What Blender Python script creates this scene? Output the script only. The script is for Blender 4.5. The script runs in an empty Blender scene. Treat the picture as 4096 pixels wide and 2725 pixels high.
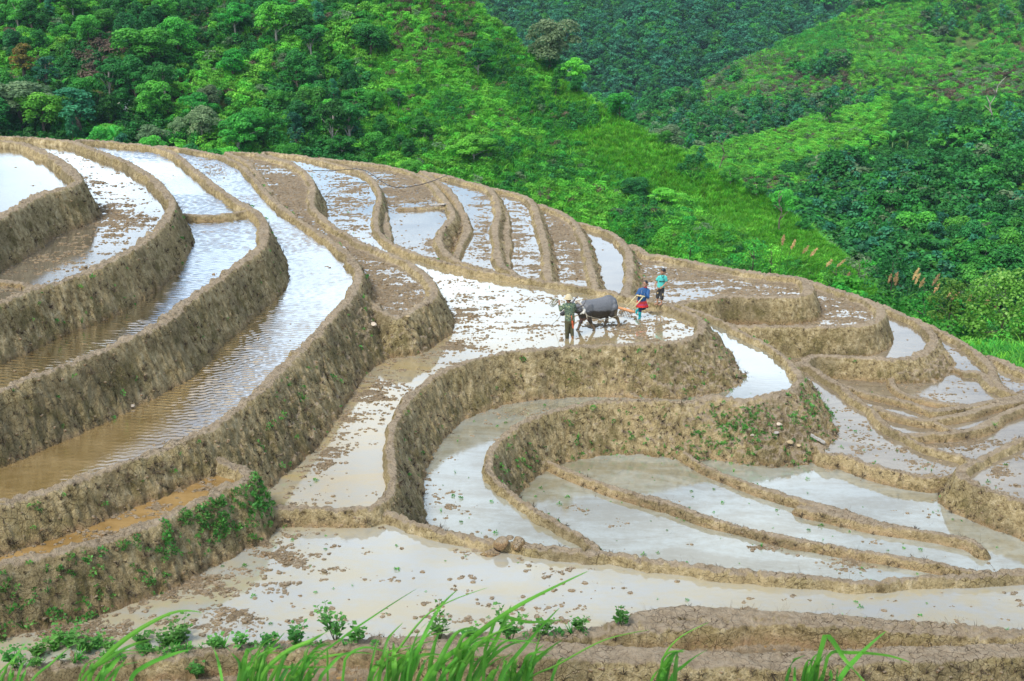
import bpy, bmesh, math, random
import numpy as np
from mathutils import Vector, Matrix
from mathutils.geometry import tessellate_polygon
R = math.radians
random.seed(7); rng = np.random.default_rng(11)
scn = bpy.context.scene; col = scn.collection

# ---------------------------------------------------------------- camera, sky, sun, exposure
FPX, W, H = 4780.0, 4096.0, 2725.0        # focal length in photograph pixels
CAMZ, PITCH = 12.6, R(17.0)
cam_d = bpy.data.cameras.new('camera'); cam = bpy.data.objects.new('camera', cam_d); col.objects.link(cam)
cam.location = (0, 0, CAMZ); cam.rotation_euler = (R(90) - PITCH, 0, 0)
cam_d.sensor_width = 36.0; cam_d.lens = 36.0 * FPX / W
cam_d.clip_start = 0.1; cam_d.clip_end = 6000
cam_d.dof.use_dof = True; cam_d.dof.focus_distance = 44.0; cam_d.dof.aperture_fstop = 9.0
scn.camera = cam

CLOUD_LO, CLOUD_HI = 1.35, 1.8
SUN_EL, SUN_AZ = R(52), R(-142)            # azimuth measured from +Y (view direction) towards +X
world = bpy.data.worlds.new('World'); scn.world = world; world.use_nodes = True
wn, wl = world.node_tree.nodes, world.node_tree.links
wn.clear()
def WN(t, **kw):
    n = wn.new(t)
    for k, v in kw.items(): setattr(n, k, v)
    return n
sky = WN('ShaderNodeTexSky', sky_type='NISHITA', sun_disc=False, sun_elevation=SUN_EL, sun_rotation=SUN_AZ, air_density=1.0, dust_density=1.5)
bg_sky = WN('ShaderNodeBackground'); bg_sky.inputs[1].default_value = 0.15
wl.new(sky.outputs[0], bg_sky.inputs[0])
tc = WN('ShaderNodeTexCoord'); mp = WN('ShaderNodeMapping'); mp.inputs['Scale'].default_value = (1.0, 1.0, 2.6)
wl.new(tc.outputs['Generated'], mp.inputs[0])
cn = WN('ShaderNodeTexNoise'); cn.inputs['Scale'].default_value = 2.3; cn.inputs['Detail'].default_value = 7; cn.inputs['Roughness'].default_value = 0.55
wl.new(mp.outputs[0], cn.inputs['Vector'])
cr = WN('ShaderNodeValToRGB'); cr.color_ramp.elements[0].position = 0.45; cr.color_ramp.elements[1].position = 0.66
wl.new(cn.outputs['Fac'], cr.inputs[0])
bg_cl = WN('ShaderNodeBackground'); bg_cl.inputs[0].default_value = (0.79, 0.905, 1.0, 1)
# cloud deck brightened ahead and to the left, added for the water reflections
dt = WN('ShaderNodeVectorMath', operation='DOT_PRODUCT'); wl.new(tc.outputs['Generated'], dt.inputs[0])
GL = Vector((math.sin(R(-14)) * math.cos(R(38)), math.cos(R(-14)) * math.cos(R(38)), math.sin(R(38)))); dt.inputs[1].default_value = GL
gm = WN('ShaderNodeMapRange', interpolation_type='SMOOTHSTEP'); gm.inputs[1].default_value = .5; gm.inputs[2].default_value = 1.0; gm.inputs[3].default_value = CLOUD_LO; gm.inputs[4].default_value = CLOUD_HI
wl.new(dt.outputs['Value'], gm.inputs[0]); wl.new(gm.outputs[0], bg_cl.inputs[1])
wmix = WN('ShaderNodeMixShader'); wo = WN('ShaderNodeOutputWorld')
wl.new(cr.outputs[0], wmix.inputs[0]); wl.new(bg_sky.outputs[0], wmix.inputs[1]); wl.new(bg_cl.outputs[0], wmix.inputs[2]); wl.new(wmix.outputs[0], wo.inputs[0])

sun_d = bpy.data.lights.new('sun', 'SUN'); sun = bpy.data.objects.new('sun', sun_d); col.objects.link(sun)
sun_d.energy = 2.7; sun_d.angle = R(12); sun_d.color = (1.0, 0.95, 0.87)
sv = Vector((math.sin(SUN_AZ) * math.cos(SUN_EL), math.cos(SUN_AZ) * math.cos(SUN_EL), math.sin(SUN_EL)))
sun.rotation_euler = sv.to_track_quat('Z', 'Y').to_euler()
vs = scn.view_settings; vs.view_transform = 'Standard'; vs.look = 'None'; vs.exposure = 0.45; vs.gamma = 1.0; vs.use_curve_mapping = False
scn.cycles.max_bounces = 6; scn.cycles.diffuse_bounces = 2; scn.cycles.glossy_bounces = 3; scn.cycles.transparent_max_bounces = 8
scn.cycles.use_denoising = True

# ---------------------------------------------------------------- helpers
SP, CP = math.sin(PITCH), math.cos(PITCH)
def ray(x, y):
    cx, cy = (x - W / 2) / FPX, (y - H / 2) / FPX
    return np.array([cx, CP - cy * SP, -SP - cy * CP])
def on_plane(x, y, z):
    d = ray(x, y); return np.array([0, 0, CAMZ]) + d * ((z - CAMZ) / d[2])
def at_depth(x, y, Y):
    d = ray(x, y); return np.array([0, 0, CAMZ]) + d * (Y / d[1])
CROP = {'S': (0, 0, 1), 'V': (0, 0, 2357 / 4096), 'C1': (0, 500, 1.96), 'C2': (1000, 550, 1.96), 'C3': (0, 1200, 1.96), 'C4': (1000, 1200, 1.96),
        'C5': (2000, 750, 1.96), 'C6': (2900, 950, 1.96), 'C7': (1500, 1550, 1.96), 'C8': (2600, 1550, 1.96),
        'C9': (3296, 1550, 2.941), 'C10': (0, 1925, 1.96), 'C11': (1000, 1925, 1.96), 'C12': (2100, 1925, 1.181)}
def px(s):
    out, c = [], CROP['S']
    for t in s.split():
        if t in CROP: c = CROP[t]; continue
        a, b = t.split(','); out.append((c[0] + float(a) / c[2], c[1] + float(b) / c[2]))
    return np.array(out)
def smooth(P, closed, n=4):
    P = np.asarray(P, float); m = len(P); out = []
    for i in range(m if closed else m - 1):
        if closed: p0, p1, p2, p3 = P[i - 1], P[i], P[(i + 1) % m], P[(i + 2) % m]
        else: p0, p1, p2, p3 = P[max(i - 1, 0)], P[i], P[i + 1], P[min(i + 2, m - 1)]
        # centripetal Catmull-Rom avoids loops on uneven spacing
        t1 = max(np.linalg.norm(p1 - p0), 1e-6) ** .5; t2 = t1 + max(np.linalg.norm(p2 - p1), 1e-6) ** .5; t3 = t2 + max(np.linalg.norm(p3 - p2), 1e-6) ** .5
        for k in range(n):
            t = t1 + (t2 - t1) * k / n
            A1 = p0 * (t1 - t) / t1 + p1 * t / t1 if t1 > 1e-2 else p1
            A2 = p1 * (t2 - t) / (t2 - t1) + p2 * (t - t1) / (t2 - t1)
            A3 = p2 * (t3 - t) / (t3 - t2) + p3 * (t - t2) / (t3 - t2) if t3 - t2 > 1e-2 else p2
            B1 = A1 * (t2 - t) / t2 + A2 * t / t2; B2 = A2 * (t3 - t) / (t3 - t1) + A3 * (t - t1) / (t3 - t1)
            out.append(B1 * (t2 - t) / (t2 - t1) + B2 * (t - t1) / (t2 - t1))
    if not closed: out.append(P[-1])
    return np.array(out)

def hash2(ix, iy, seed):
    h = (ix.astype(np.int64) * 374761393 + iy.astype(np.int64) * 668265263 + seed * 1442695041) & 0xFFFFFFFF
    h = ((h ^ (h >> 13)) * 1274126177) & 0xFFFFFFFF
    return ((h ^ (h >> 16)) & 0xFFFF).astype(np.float32) / 65535.0
def vnoise(x, y, seed=0):
    ix, iy = np.floor(x), np.floor(y); fx, fy = (x - ix).astype(np.float32), (y - iy).astype(np.float32)
    ux, uy = fx * fx * (3 - 2 * fx), fy * fy * (3 - 2 * fy)
    a, b = hash2(ix, iy, seed), hash2(ix + 1, iy, seed); c, d = hash2(ix, iy + 1, seed), hash2(ix + 1, iy + 1, seed)
    return (a + (b - a) * ux) * (1 - uy) + (c + (d - c) * ux) * uy
def fbm(x, y, octaves=4, seed=0, gain=.5):
    s, a, n = 0, 1, 0
    for o in range(octaves):
        s = s + a * vnoise(x * 2 ** o + o * 17.3, y * 2 ** o - o * 9.1, seed + o); n += a; a *= gain
    return s / n                                           # 0..1

def tag(o, label=None, cat=None, group=None, kind=None):
    if label: o['label'] = label
    if cat: o['category'] = cat
    if group: o['group'] = group
    if kind: o['kind'] = kind
    return o
def link(name, me, m=None, parent=None):
    o = bpy.data.objects.new(name, me); col.objects.link(o)
    if m is not None:
        for mm in (m if isinstance(m, (list, tuple)) else [m]): me.materials.append(mm)
    if parent is not None: o.parent = parent
    return o
def empty(name, loc=(0, 0, 0), rz=0.0):
    o = bpy.data.objects.new(name, None); col.objects.link(o); o.location = loc; o.rotation_euler = (0, 0, rz); o.empty_display_size = .2
    return o
def np_mesh(name, V, F, smooth_=True):
    me = bpy.data.meshes.new(name); V = np.asarray(V, np.float32); F = np.asarray(F, np.int32); k = F.shape[1]
    me.vertices.add(len(V)); me.vertices.foreach_set('co', V.ravel())
    me.loops.add(F.size); me.loops.foreach_set('vertex_index', F.ravel())
    me.polygons.add(len(F)); me.polygons.foreach_set('loop_start', np.arange(0, F.size, k, dtype=np.int32))
    me.polygons.foreach_set('use_smooth', np.full(len(F), smooth_))
    me.update(calc_edges=True)
    return me

# ---------------------------------------------------------------- materials
def mat(name):
    m = bpy.data.materials.new(name); m.use_nodes = True; nt = m.node_tree; b = nt.nodes['Principled BSDF']
    return m, nt, b
def nd(nt, t, ins=None, **kw):
    n = nt.nodes.new(t)
    for k, v in kw.items(): setattr(n, k, v)
    for k, v in (ins or {}).items():
        if isinstance(v, bpy.types.NodeSocket): nt.links.new(v, n.inputs[k])
        else: n.inputs[k].default_value = v
    return n
def noise(nt, vec, scale, detail=4, rough=.55, dist=0):
    return nd(nt, 'ShaderNodeTexNoise', {'Vector': vec, 'Scale': scale, 'Detail': detail, 'Roughness': rough, 'Distortion': dist}).outputs['Fac']
def ramp(nt, fac, stops, interp='LINEAR'):
    n = nd(nt, 'ShaderNodeValToRGB', {0: fac}); e = n.color_ramp.elements; n.color_ramp.interpolation = interp
    while len(e) < len(stops): e.new(.5)
    for k, (p, c) in enumerate(stops):
        e[k].position = p; e[k].color = (*c, 1) if len(c) == 3 else c
    return n.outputs[0]
def mixc(nt, f, a, b, mode='MIX'):
    n = nd(nt, 'ShaderNodeMix', data_type='RGBA', blend_type=mode)
    for i, v in ((0, f), (6, a), (7, b)):
        if isinstance(v, bpy.types.NodeSocket): nt.links.new(v, n.inputs[i])
        else: n.inputs[i].default_value = (*v, 1) if isinstance(v, tuple) and len(v) == 3 else v
    return n.outputs[2]
def mth(nt, op, a, b=0.0, clamp=False):
    n = nd(nt, 'ShaderNodeMath', {0: a, 1: b}, operation=op); n.use_clamp = clamp; return n.outputs[0]
def sstep(nt, v, lo, hi):
    n = nd(nt, 'ShaderNodeMapRange', {0: v, 1: lo, 2: hi}); n.interpolation_type = 'SMOOTHSTEP'; return n.outputs[0]
def bump(nt, b, h, strength, dist):
    n = nd(nt, 'ShaderNodeBump', {'Height': h, 'Strength': strength, 'Distance': dist}); nt.links.new(n.outputs[0], b.inputs['Normal']); return n
def flat_mat(name, c, rough=.7, var=.25, scale=20., metal=0., bumpd=0.):
    m, nt, b = mat(name); tcn = nd(nt, 'ShaderNodeTexCoord').outputs['Object']
    n = noise(nt, tcn, scale, 4)
    lo = tuple(v * (1 - var) for v in c); hi = tuple(min(1, v * (1 + var)) for v in c)
    nt.links.new(ramp(nt, n, [(.3, lo), (.7, hi)]), b.inputs['Base Color']); b.inputs['Roughness'].default_value = rough; b.inputs['Metallic'].default_value = metal
    if bumpd: bump(nt, b, n, .6, bumpd)
    return m

def mud_material():
    m, nt, b = mat('mud_earth')
    pos = nd(nt, 'ShaderNodeNewGeometry'); P = pos.outputs['Position']; nz = nd(nt, 'ShaderNodeSeparateXYZ', {0: pos.outputs['Normal']}).outputs['Z']
    A = lambda k: nd(nt, 'ShaderNodeAttribute', attribute_name=k).outputs['Fac']
    wet, drop, foot = A('wet'), A('drop'), A('foot')
    n1, n2, n3, n4 = noise(nt, P, .7, 6, .62), noise(nt, P, 4.5, 8, .72), noise(nt, P, 20., 5, .7), noise(nt, P, 1.5, 6, .65)
    wall = ramp(nt, n2, [(.32, (.115, .08, .035)), (.43, (.34, .26, .125)), (.53, (.52, .41, .215)), (.64, (.70, .58, .35)), (.76, (.80, .70, .49))])
    wall = mixc(nt, sstep(nt, n1, .46, .66), wall, mixc(nt, .5, wall, (.34, .275, .11)))
    wall = mixc(nt, sstep(nt, n3, .54, .68), wall, mixc(nt, .5, wall, (.70, .58, .38)))
    crest = ramp(nt, n2, [(.3, (.31, .235, .15)), (.5, (.45, .355, .24)), (.75, (.58, .475, .345))])
    n5 = noise(nt, P, .33, 4, .6)
    wall = mixc(nt, sstep(nt, n5, .50, .60), wall, mixc(nt, .55, wall, (.20, .165, .09)))
    wall = mixc(nt, sstep(nt, n5, .44, .36), wall, mixc(nt, .45, wall, (.60, .46, .24)))
    # walls carry moss and roots, the trodden crest is bare and pale
    steep = sstep(nt, nz, .93, .62)
    c = mixc(nt, steep, crest, wall)
    moss = mth(nt, 'MULTIPLY', sstep(nt, mth(nt, 'ADD', mth(nt, 'MULTIPLY', n4, .65), mth(nt, 'MULTIPLY', n3, .35)), .50, .565), steep)
    moss = mth(nt, 'MULTIPLY', moss, sstep(nt, drop, .15, .55))
    mossc = ramp(nt, n3, [(.3, (.05, .045, .012)), (.5, (.125, .11, .03)), (.75, (.30, .25, .10))])
    c = mixc(nt, mth(nt, 'MULTIPLY', moss, .60), c, mossc)
    red = mth(nt, 'MULTIPLY', sstep(nt, foot, .42, .05), sstep(nt, n2, .35, .6))
    c = mixc(nt, mth(nt, 'MULTIPLY', mth(nt, 'MULTIPLY', red, steep), .75), c, (.36, .20, .10))
    dark = sstep(nt, n3, .43, .33)
    c = mixc(nt, mth(nt, 'MULTIPLY', dark, mth(nt, 'MULTIPLY', steep, .75)), c, (.05, .036, .018))
    wetc = ramp(nt, n2, [(.3, (.22, .16, .095)), (.7, (.44, .34, .215))])
    c = mixc(nt, wet, c, wetc)
    dP = nd(nt, 'ShaderNodeVectorMath', {0: P, 1: nd(nt, 'ShaderNodeVectorMath', {0: nd(nt, 'ShaderNodeTexNoise', {'Vector': P, 'Scale': 2.2, 'Detail': 3}).outputs['Color'], 3: .45}, operation='SCALE').outputs[0]}, operation='ADD').outputs[0]
    vor = nd(nt, 'ShaderNodeTexVoronoi', {'Vector': dP, 'Scale': 5.2, 'Randomness': 1.}, feature='DISTANCE_TO_EDGE').outputs['Distance']
    crk = mth(nt, 'MULTIPLY', sstep(nt, vor, .035, .0), mth(nt, 'MULTIPLY', sstep(nt, n1, .40, .55), .8)); c = mixc(nt, mth(nt, 'MULTIPLY', crk, mth(nt, 'SUBTRACT', 1., wet)), c, (.07, .045, .022))
    nt.links.new(c, b.inputs['Base Color'])
    nt.links.new(nd(nt, 'ShaderNodeMapRange', {0: wet, 1: 0., 2: 1., 3: .92, 4: .5}).outputs[0], b.inputs['Roughness'])
    crack = mth(nt, 'MULTIPLY', mth(nt, 'MULTIPLY', sstep(nt, vor, .0, .03), .22), sstep(nt, n1, .44, .60))
    hgt = mth(nt, 'ADD', mth(nt, 'ADD', mth(nt, 'MULTIPLY', n2, 1.3), mth(nt, 'MULTIPLY', n3, .75)), crack)
    bump(nt, b, hgt, 1., .16)
    b.inputs['Specular IOR Level'].default_value = .2
    return m
def water_material(name, c1, c2, wave, wscale=5.0, rough=.03, mirror=2.3):
    m, nt, b = mat(name); P = nd(nt, 'ShaderNodeNewGeometry').outputs['Position']; out = nt.nodes['Material Output']
    st = nd(nt, 'ShaderNodeMapping', {0: P, 'Scale': (.55, 1.6, 1.)}).outputs[0]
    n = noise(nt, st, .55, 7, .66, .8); n2 = noise(nt, P, 3.5, 5, .7)
    f = sstep(nt, mth(nt, 'ADD', mth(nt, 'MULTIPLY', n, .7), mth(nt, 'MULTIPLY', n2, .3)), .38, .62)
    nt.links.new(mixc(nt, f, c1, c2), b.inputs['Base Color'])
    b.inputs['Roughness'].default_value = .6; b.inputs['Specular IOR Level'].default_value = 0.
    w = nd(nt, 'ShaderNodeMapping', {0: P, 'Scale': (1., 3.0, 1.), 'Rotation': (0, 0, R(12))}).outputs[0]
    wv = noise(nt, w, wscale, 3, .5, .4)
    patch = sstep(nt, noise(nt, P, .22, 2), .38, .62)
    bp = nd(nt, 'ShaderNodeBump', {'Height': mth(nt, 'MULTIPLY', wv, mth(nt, 'ADD', mth(nt, 'MULTIPLY', patch, .8), .2)), 'Strength': wave, 'Distance': .03}).outputs[0]
    gl = nd(nt, 'ShaderNodeBsdfGlossy', {'Roughness': rough, 'Normal': bp})
    fr = mth(nt, 'MULTIPLY', nd(nt, 'ShaderNodeFresnel', {'IOR': 1.33, 'Normal': bp}).outputs[0], mirror, True)
    ms = nd(nt, 'ShaderNodeMixShader', {0: fr}); nt.links.new(b.outputs[0], ms.inputs[1]); nt.links.new(gl.outputs[0], ms.inputs[2]); nt.links.new(ms.outputs[0], out.inputs[0])
    return m
MUD = mud_material()
WATER = {'brown': water_material('water_brown_clear', (.22, .13, .04), (.36, .23, .09), .30, 6.0),
         'clear': water_material('water_clear_over_mud', (.25, .165, .058), (.35, .24, .10), .12, 9.0, .02, 4.6),
         'blue': water_material('water_rippled', (.17, .135, .09), (.26, .215, .15), .10, 6.0, .03, 2.2),
         'front': water_material('water_front_paddy', (.37, .32, .20), (.335, .33, .29), .05, 5., .03, 3.3),
         'mud': water_material('water_muddy_tan', (.39, .30, .145), (.33, .295, .215), .05, 5., .03, 2.7),
         'milk': water_material('water_milky', (.26, .235, .155), (.36, .37, .315), .05, 5., .03, 3.8),
         'pale': water_material('water_pale', (.25, .20, .13), (.38, .32, .22), .05, 5., .03, 2.6)}

# ---------------------------------------------------------------- terraces
# every paddy: name, water level, bund height, bund half width, bank run per metre of drop, mud 0..1, water, crest outline as seen, bank label
PADDY = [
 ('L1', 5.05, .28, .30, .40, .05, 'blue', 'C1 -400,80 -150,105 0,125 150,140 270,180 400,245 500,305 570,370 605,430 570,470 470,505 330,540 200,605 100,665 0,715 -300,850 -600,950',
  'tall earth bank curving round the highest flooded paddy, upper left'),
 ('L2', 4.0, .28, .26, .42, .32, 'blue', 'C1 -500,80 -200,85 0,92 200,95 420,112 600,140 720,190 850,235 960,275 1060,330 1150,385 1230,450 1290,520 1330,580 1345,640 1315,700 1265,775 1185,855 1080,945 1000,990 860,1060 700,1140 560,1190 420,1237 300,1268 200,1310 100,1350 0,1395 -300,1500 -600,1560',
  'earth bank below the clod strewn paddy, with a mud slide and weeds on its face'),
 ('L3', 2.95, .26, .24, .42, .06, 'clear', 'C1 600,125 700,120 850,128 1000,145 1150,160 1250,180 1350,215 1430,270 1500,335 1600,410 1700,490 1800,560 1900,620 1980,660 2040,720 2070,790 2075,860 2055,940 1995,1000 1900,1065 1800,1143 1700,1220 1600,1287 1450,1392 1300,1498 C3 1400,82 1250,190 1100,260 900,347 700,432 500,512 300,588 150,640 0,695 -300,800 -700,920 C1 -700,900 200,900 400,600 540,300',
  'long earth bank sweeping down left below the paddy with the short cross bund'),
 ('L4', 1.65, .24, .22, .50, .03, 'clear', 'C1 1230,165 1300,170 1450,185 1600,212 1750,245 1850,290 1930,350 1990,420 2050,490 2100,550 2180,620 2280,700 C2 390,652 450,690 560,760 660,830 740,890 800,960 840,1030 850,1080 832,1140 808,1195 790,1240 C4 745,20 665,100 602,170 542,240 450,330 350,430 255,520 182,600 132,660 0,772 C3 1900,802 1800,882 1700,960 1500,1070 1300,1150 1100,1230 900,1300 700,1375 500,1450 300,1508 150,1550 C10 0,175 -300,255 -700,360 C3 -700,700 0,400 C1 1300,900 1300,400',
  'longest, tallest mossy earth bank, running from the lower left edge to the middle mud pool'),
 ('L5', .98, .24, .24, .42, .42, 'brown', 'C3 1930,1345 1900,1400 1840,1450 C10 1750,40 1650,110 1520,170 1400,222 1250,300 1100,360 900,430 700,482 500,532 300,582 100,615 0,640 -300,720 -700,830 -700,100 0,0 C3 1500,1150 1750,1270',
  'lowest left earth bank, dark with bright green creepers, beside the big front paddy'),
 ('N1', 1.0, .24, .22, .50, .78, 'blue', 'C1 1780,212 1900,215 2000,222 2100,240 2200,268 2300,300 C2 60,140 150,160 250,182 330,205 400,250 460,310 490,370 490,430 480,500 500,560 560,620 640,690 720,740 820,800 950,860 1100,920 1250,990 1350,1060 1420,1140 1440,1210 1410,1280 1330,1322 1250,1362 1180,1395 1090,1385 1030,1345 900,1250 750,1000 500,750 200,500 C1 1950,300',
  'earth bank wrapping the narrow mud strip that ends in a rounded pool'),
 ('B', 0., .24, .17, .50, .34, 'mud', 'C11 120,215 200,212 400,212 600,216 800,220 950,212 1020,170 C4 1080,1540 1105,1450 1112,1350 1108,1250 1095,1130 1105,1010 1150,910 1205,820 1300,712 1400,632 1500,562 1650,502 1800,452 2000,412 2200,388 2350,376 C5 120,1282 250,1262 400,1250 700,1240 1000,1230 1250,1220 1400,1198 1500,1168 1565,1125 1590,1078 1565,1030 1490,985 1400,948 1300,918 1200,895 1100,868 950,840 850,812 650,780 450,750 250,715 100,690 C2 2150,1095 2000,1075 1800,1040 1600,995 1450,955 1300,910 1200,870 1110,830 1050,785 1000,720 985,650 990,600 1010,510 1010,430 980,350 930,300 870,262 800,245 700,218 600,190 500,165 400,140 250,128 100,120 350,600 700,900 1000,1150 C4 700,250 300,800 100,1300 C11 60,100',
  'earth bank round the paddy where the buffalo works, ending in a bare bulging nose'),
 ('N3', -.5, .25, .22, .85, .55, 'blue', 'C2 450,145 550,160 700,178 900,198 1100,228 1250,268 1350,308 1420,360 1480,430 1535,500 1575,560 1585,610 1555,665 1500,720 1475,785 1495,850 1545,910 1600,955 1690,990 1780,1020 1900,1050 1900,1300 1300,1300 1100,1000 1050,600 800,300',
  'bulging earth bank between the paddy with a plank step and the strip to its right'),
 ('N4', -.9, .25, .23, .85, .45, 'blue', 'C2 1350,262 1400,275 1550,300 1700,345 1850,385 1900,430 1930,500 1942,580 1922,680 1922,780 1932,880 1952,960 1990,1020 2060,1055 2060,1400 1700,1400 1600,1000 1700,700 1550,400',
  'earth bank right of the water strip behind the field bund, dark on its right face'),
 ('N5', -1.3, .25, .23, .85, .45, 'blue', 'C2 1880,400 1950,405 2050,430 2150,460 2210,505 2235,570 2270,680 2300,780 C5 300,260 338,400 358,500 368,620 380,730 380,1100 0,1100 C2 2000,1200 2000,600',
  'tall narrow earth bank behind the buffalo, left of the dark mud strip'),
 ('N6', -1.6, .25, .23, .85, .62, 'blue', 'C5 285,138 400,165 500,208 560,255 605,310 645,390 680,500 700,600 720,690 742,780 742,1150 400,1100 330,500 270,250',
  'earth bank between the dark mud strip and the smooth water strip'),
 ('N7', -1.9, .25, .26, .85, .12, 'blue', 'C5 600,275 700,300 850,348 930,398 980,460 1010,540 1018,640 1005,740 990,840 990,1200 740,1200 700,600 600,350',
  'grassy edged earth bank behind the woman, right of the smooth water strip'),
 ('N8', -2.2, .28, .32, .40, .80, 'pale', 'C5 1005,452 1100,485 1150,522 1250,530 1400,560 1600,600 1800,635 2000,665 2200,692 C6 590,316 640,350 662,395 640,437 560,457 400,467 200,464 0,460 C5 1650,870 1550,885 1470,895 1380,930 1350,1150 1000,1200 1030,700',
  'earth bank below the broad muddy field behind the boy'),
 ('Q1', -3.15, .26, .30, .36, .85, 'pale', 'C6 560,312 640,335 800,383 950,433 1100,485 1200,530 1228,585 1205,635 1130,675 1000,692 800,698 500,697 300,694 100,694 0,685 -100,900 -300,750 200,450 500,400',
  'middle earth bank of the right hand mound, below the curved strip of churned brown mud'),
 ('Q2', -4.2, .26, .28, .42, .10, 'blue', 'C6 1215,530 1300,562 1400,605 1530,668 1600,728 1635,790 1620,840 1570,890 1480,935 1380,950 1200,948 1000,938 850,928 720,925 650,945 500,1100 350,900 500,750 1000,600',
  'earth bank below the crescent of blue water, grass on its rounded end'),
 ('K', -4.85, .26, .24, .50, .30, 'blue', 'C6 1540,668 1620,695 1700,735 1850,812 1960,890 2040,960 2095,1040 2110,1100 2160,1170 2260,1215 2344,1235 2700,1300 C9 2800,700 2353,1200 1700,1400 600,1000 C6 700,1250 600,950 900,800 1500,640',
  'low outer earth bank along the right edge, grass growing behind it'),
 ('S1', -5.3, .28, .40, .50, .55, 'pale', 'C6 2050,935 2120,950 2200,985 2344,1050 2700,1200 2700,1450 2344,1500 2100,1200',
  'outermost short earth bank at the right edge next to the bushes'),
 ('J1', -2.4, .22, .16, .50, .36, 'blue', 'C6 595,975 700,1033 800,1093 900,1153 1000,1233 1100,1313 1200,1403 1300,1498 C9 900,535 1050,625 1200,695 1400,750 1550,785 1680,840 1735,885 1650,960 1500,1020 1300,1048 1150,1037 950,1005 750,958 560,903 400,848 280,795 150,772 30,772 C8 1300,430 1150,200 C6 540,1050',
  'thick earth bund slanting beside the long clod strewn paddy right of the bare mound'),
 ('P', -1.9, .22, .17, .45, .35, 'blue', 'C9 2800,420 2353,600 2200,668 2000,765 1850,835 1700,903 1610,955 1590,1030 1700,1095 1900,1180 2100,1262 2353,1335 2800,1460',
  'forked yellow earth bund round the paddy cut by the right edge'),
 ('G', -1.3, .22, .15, .48, .20, 'milk', 'C12 420,360 330,320 C7 1720,1240 1500,1105 1250,955 1100,860 1000,780 930,710 895,640 905,530 950,440 1050,350 1200,258 1400,185 1700,120 2100,95 2352,100 C8 250,108 400,93 480,66 600,72 750,82 900,67 1050,32 1130,5 C6 545,1160 580,1105 560,1040 500,978 430,910 350,850 250,798 150,750 50,702 C5 1850,1100 1750,1055 1600,985 1450,935 1350,910 1300,1000 1000,1150 300,1130 C4 1750,350 1200,700 1000,1100 C11 750,200 1200,600 1700,700 C12 0,560 250,520',
  'curved earth bund and mossy bank, with a broad weedy mound on its right'),
 ('H', -2.6, .2, .2, .5, .12, 'milk', 'C7 850,700 950,400 1300,100 C8 0,-50 400,-100 1000,-100 1400,300 C9 300,700 900,800 1400,800 2353,1000 3000,1300 C12 2800,600 2357,600 1500,600 700,520 0,420 C7 1300,1400', None),
 ('F', -.12, .20, .14, .45, .30, 'front', 'C11 300,262 600,266 850,268 1000,252 1060,236 1130,250 1200,290 1300,332 1420,360 1550,395 1700,420 1850,455 1950,470 2050,478 2200,500 C7 1370,1252 1500,1266 1700,1288 1900,1312 2100,1340 2352,1366 C8 400,1400 700,1432 1000,1465 1300,1492 C12 1500,472 1700,466 1900,455 2100,440 2357,420 2800,380 2800,900 1500,760 900,740 C11 2352,1400 1500,1450 600,1470 C10 1200,1480 600,1530 0,1620 -700,1750 -700,1000 0,800 1000,500 1900,200 C11 60,230',
  'long low cracked bund with a broken spout beyond the big front paddy'),
 ('U', .0, .42, .30, .55, .9, 'brown', 'C10 -700,1660 -200,1560 0,1515 200,1480 400,1450 700,1405 1000,1370 1200,1350 1500,1335 1800,1322 2100,1310 2352,1302 C11 550,1290 700,1285 1000,1270 1300,1250 1600,1235 1900,1225 2200,1220 C12 118,735 300,715 450,695 700,682 900,665 1100,655 1300,662 1600,672 1900,690 2357,720 2800,745 S 4700,3300 -700,3300',
  'nearest cracked mud bank along the bottom of the picture behind the grass'),
]
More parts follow.
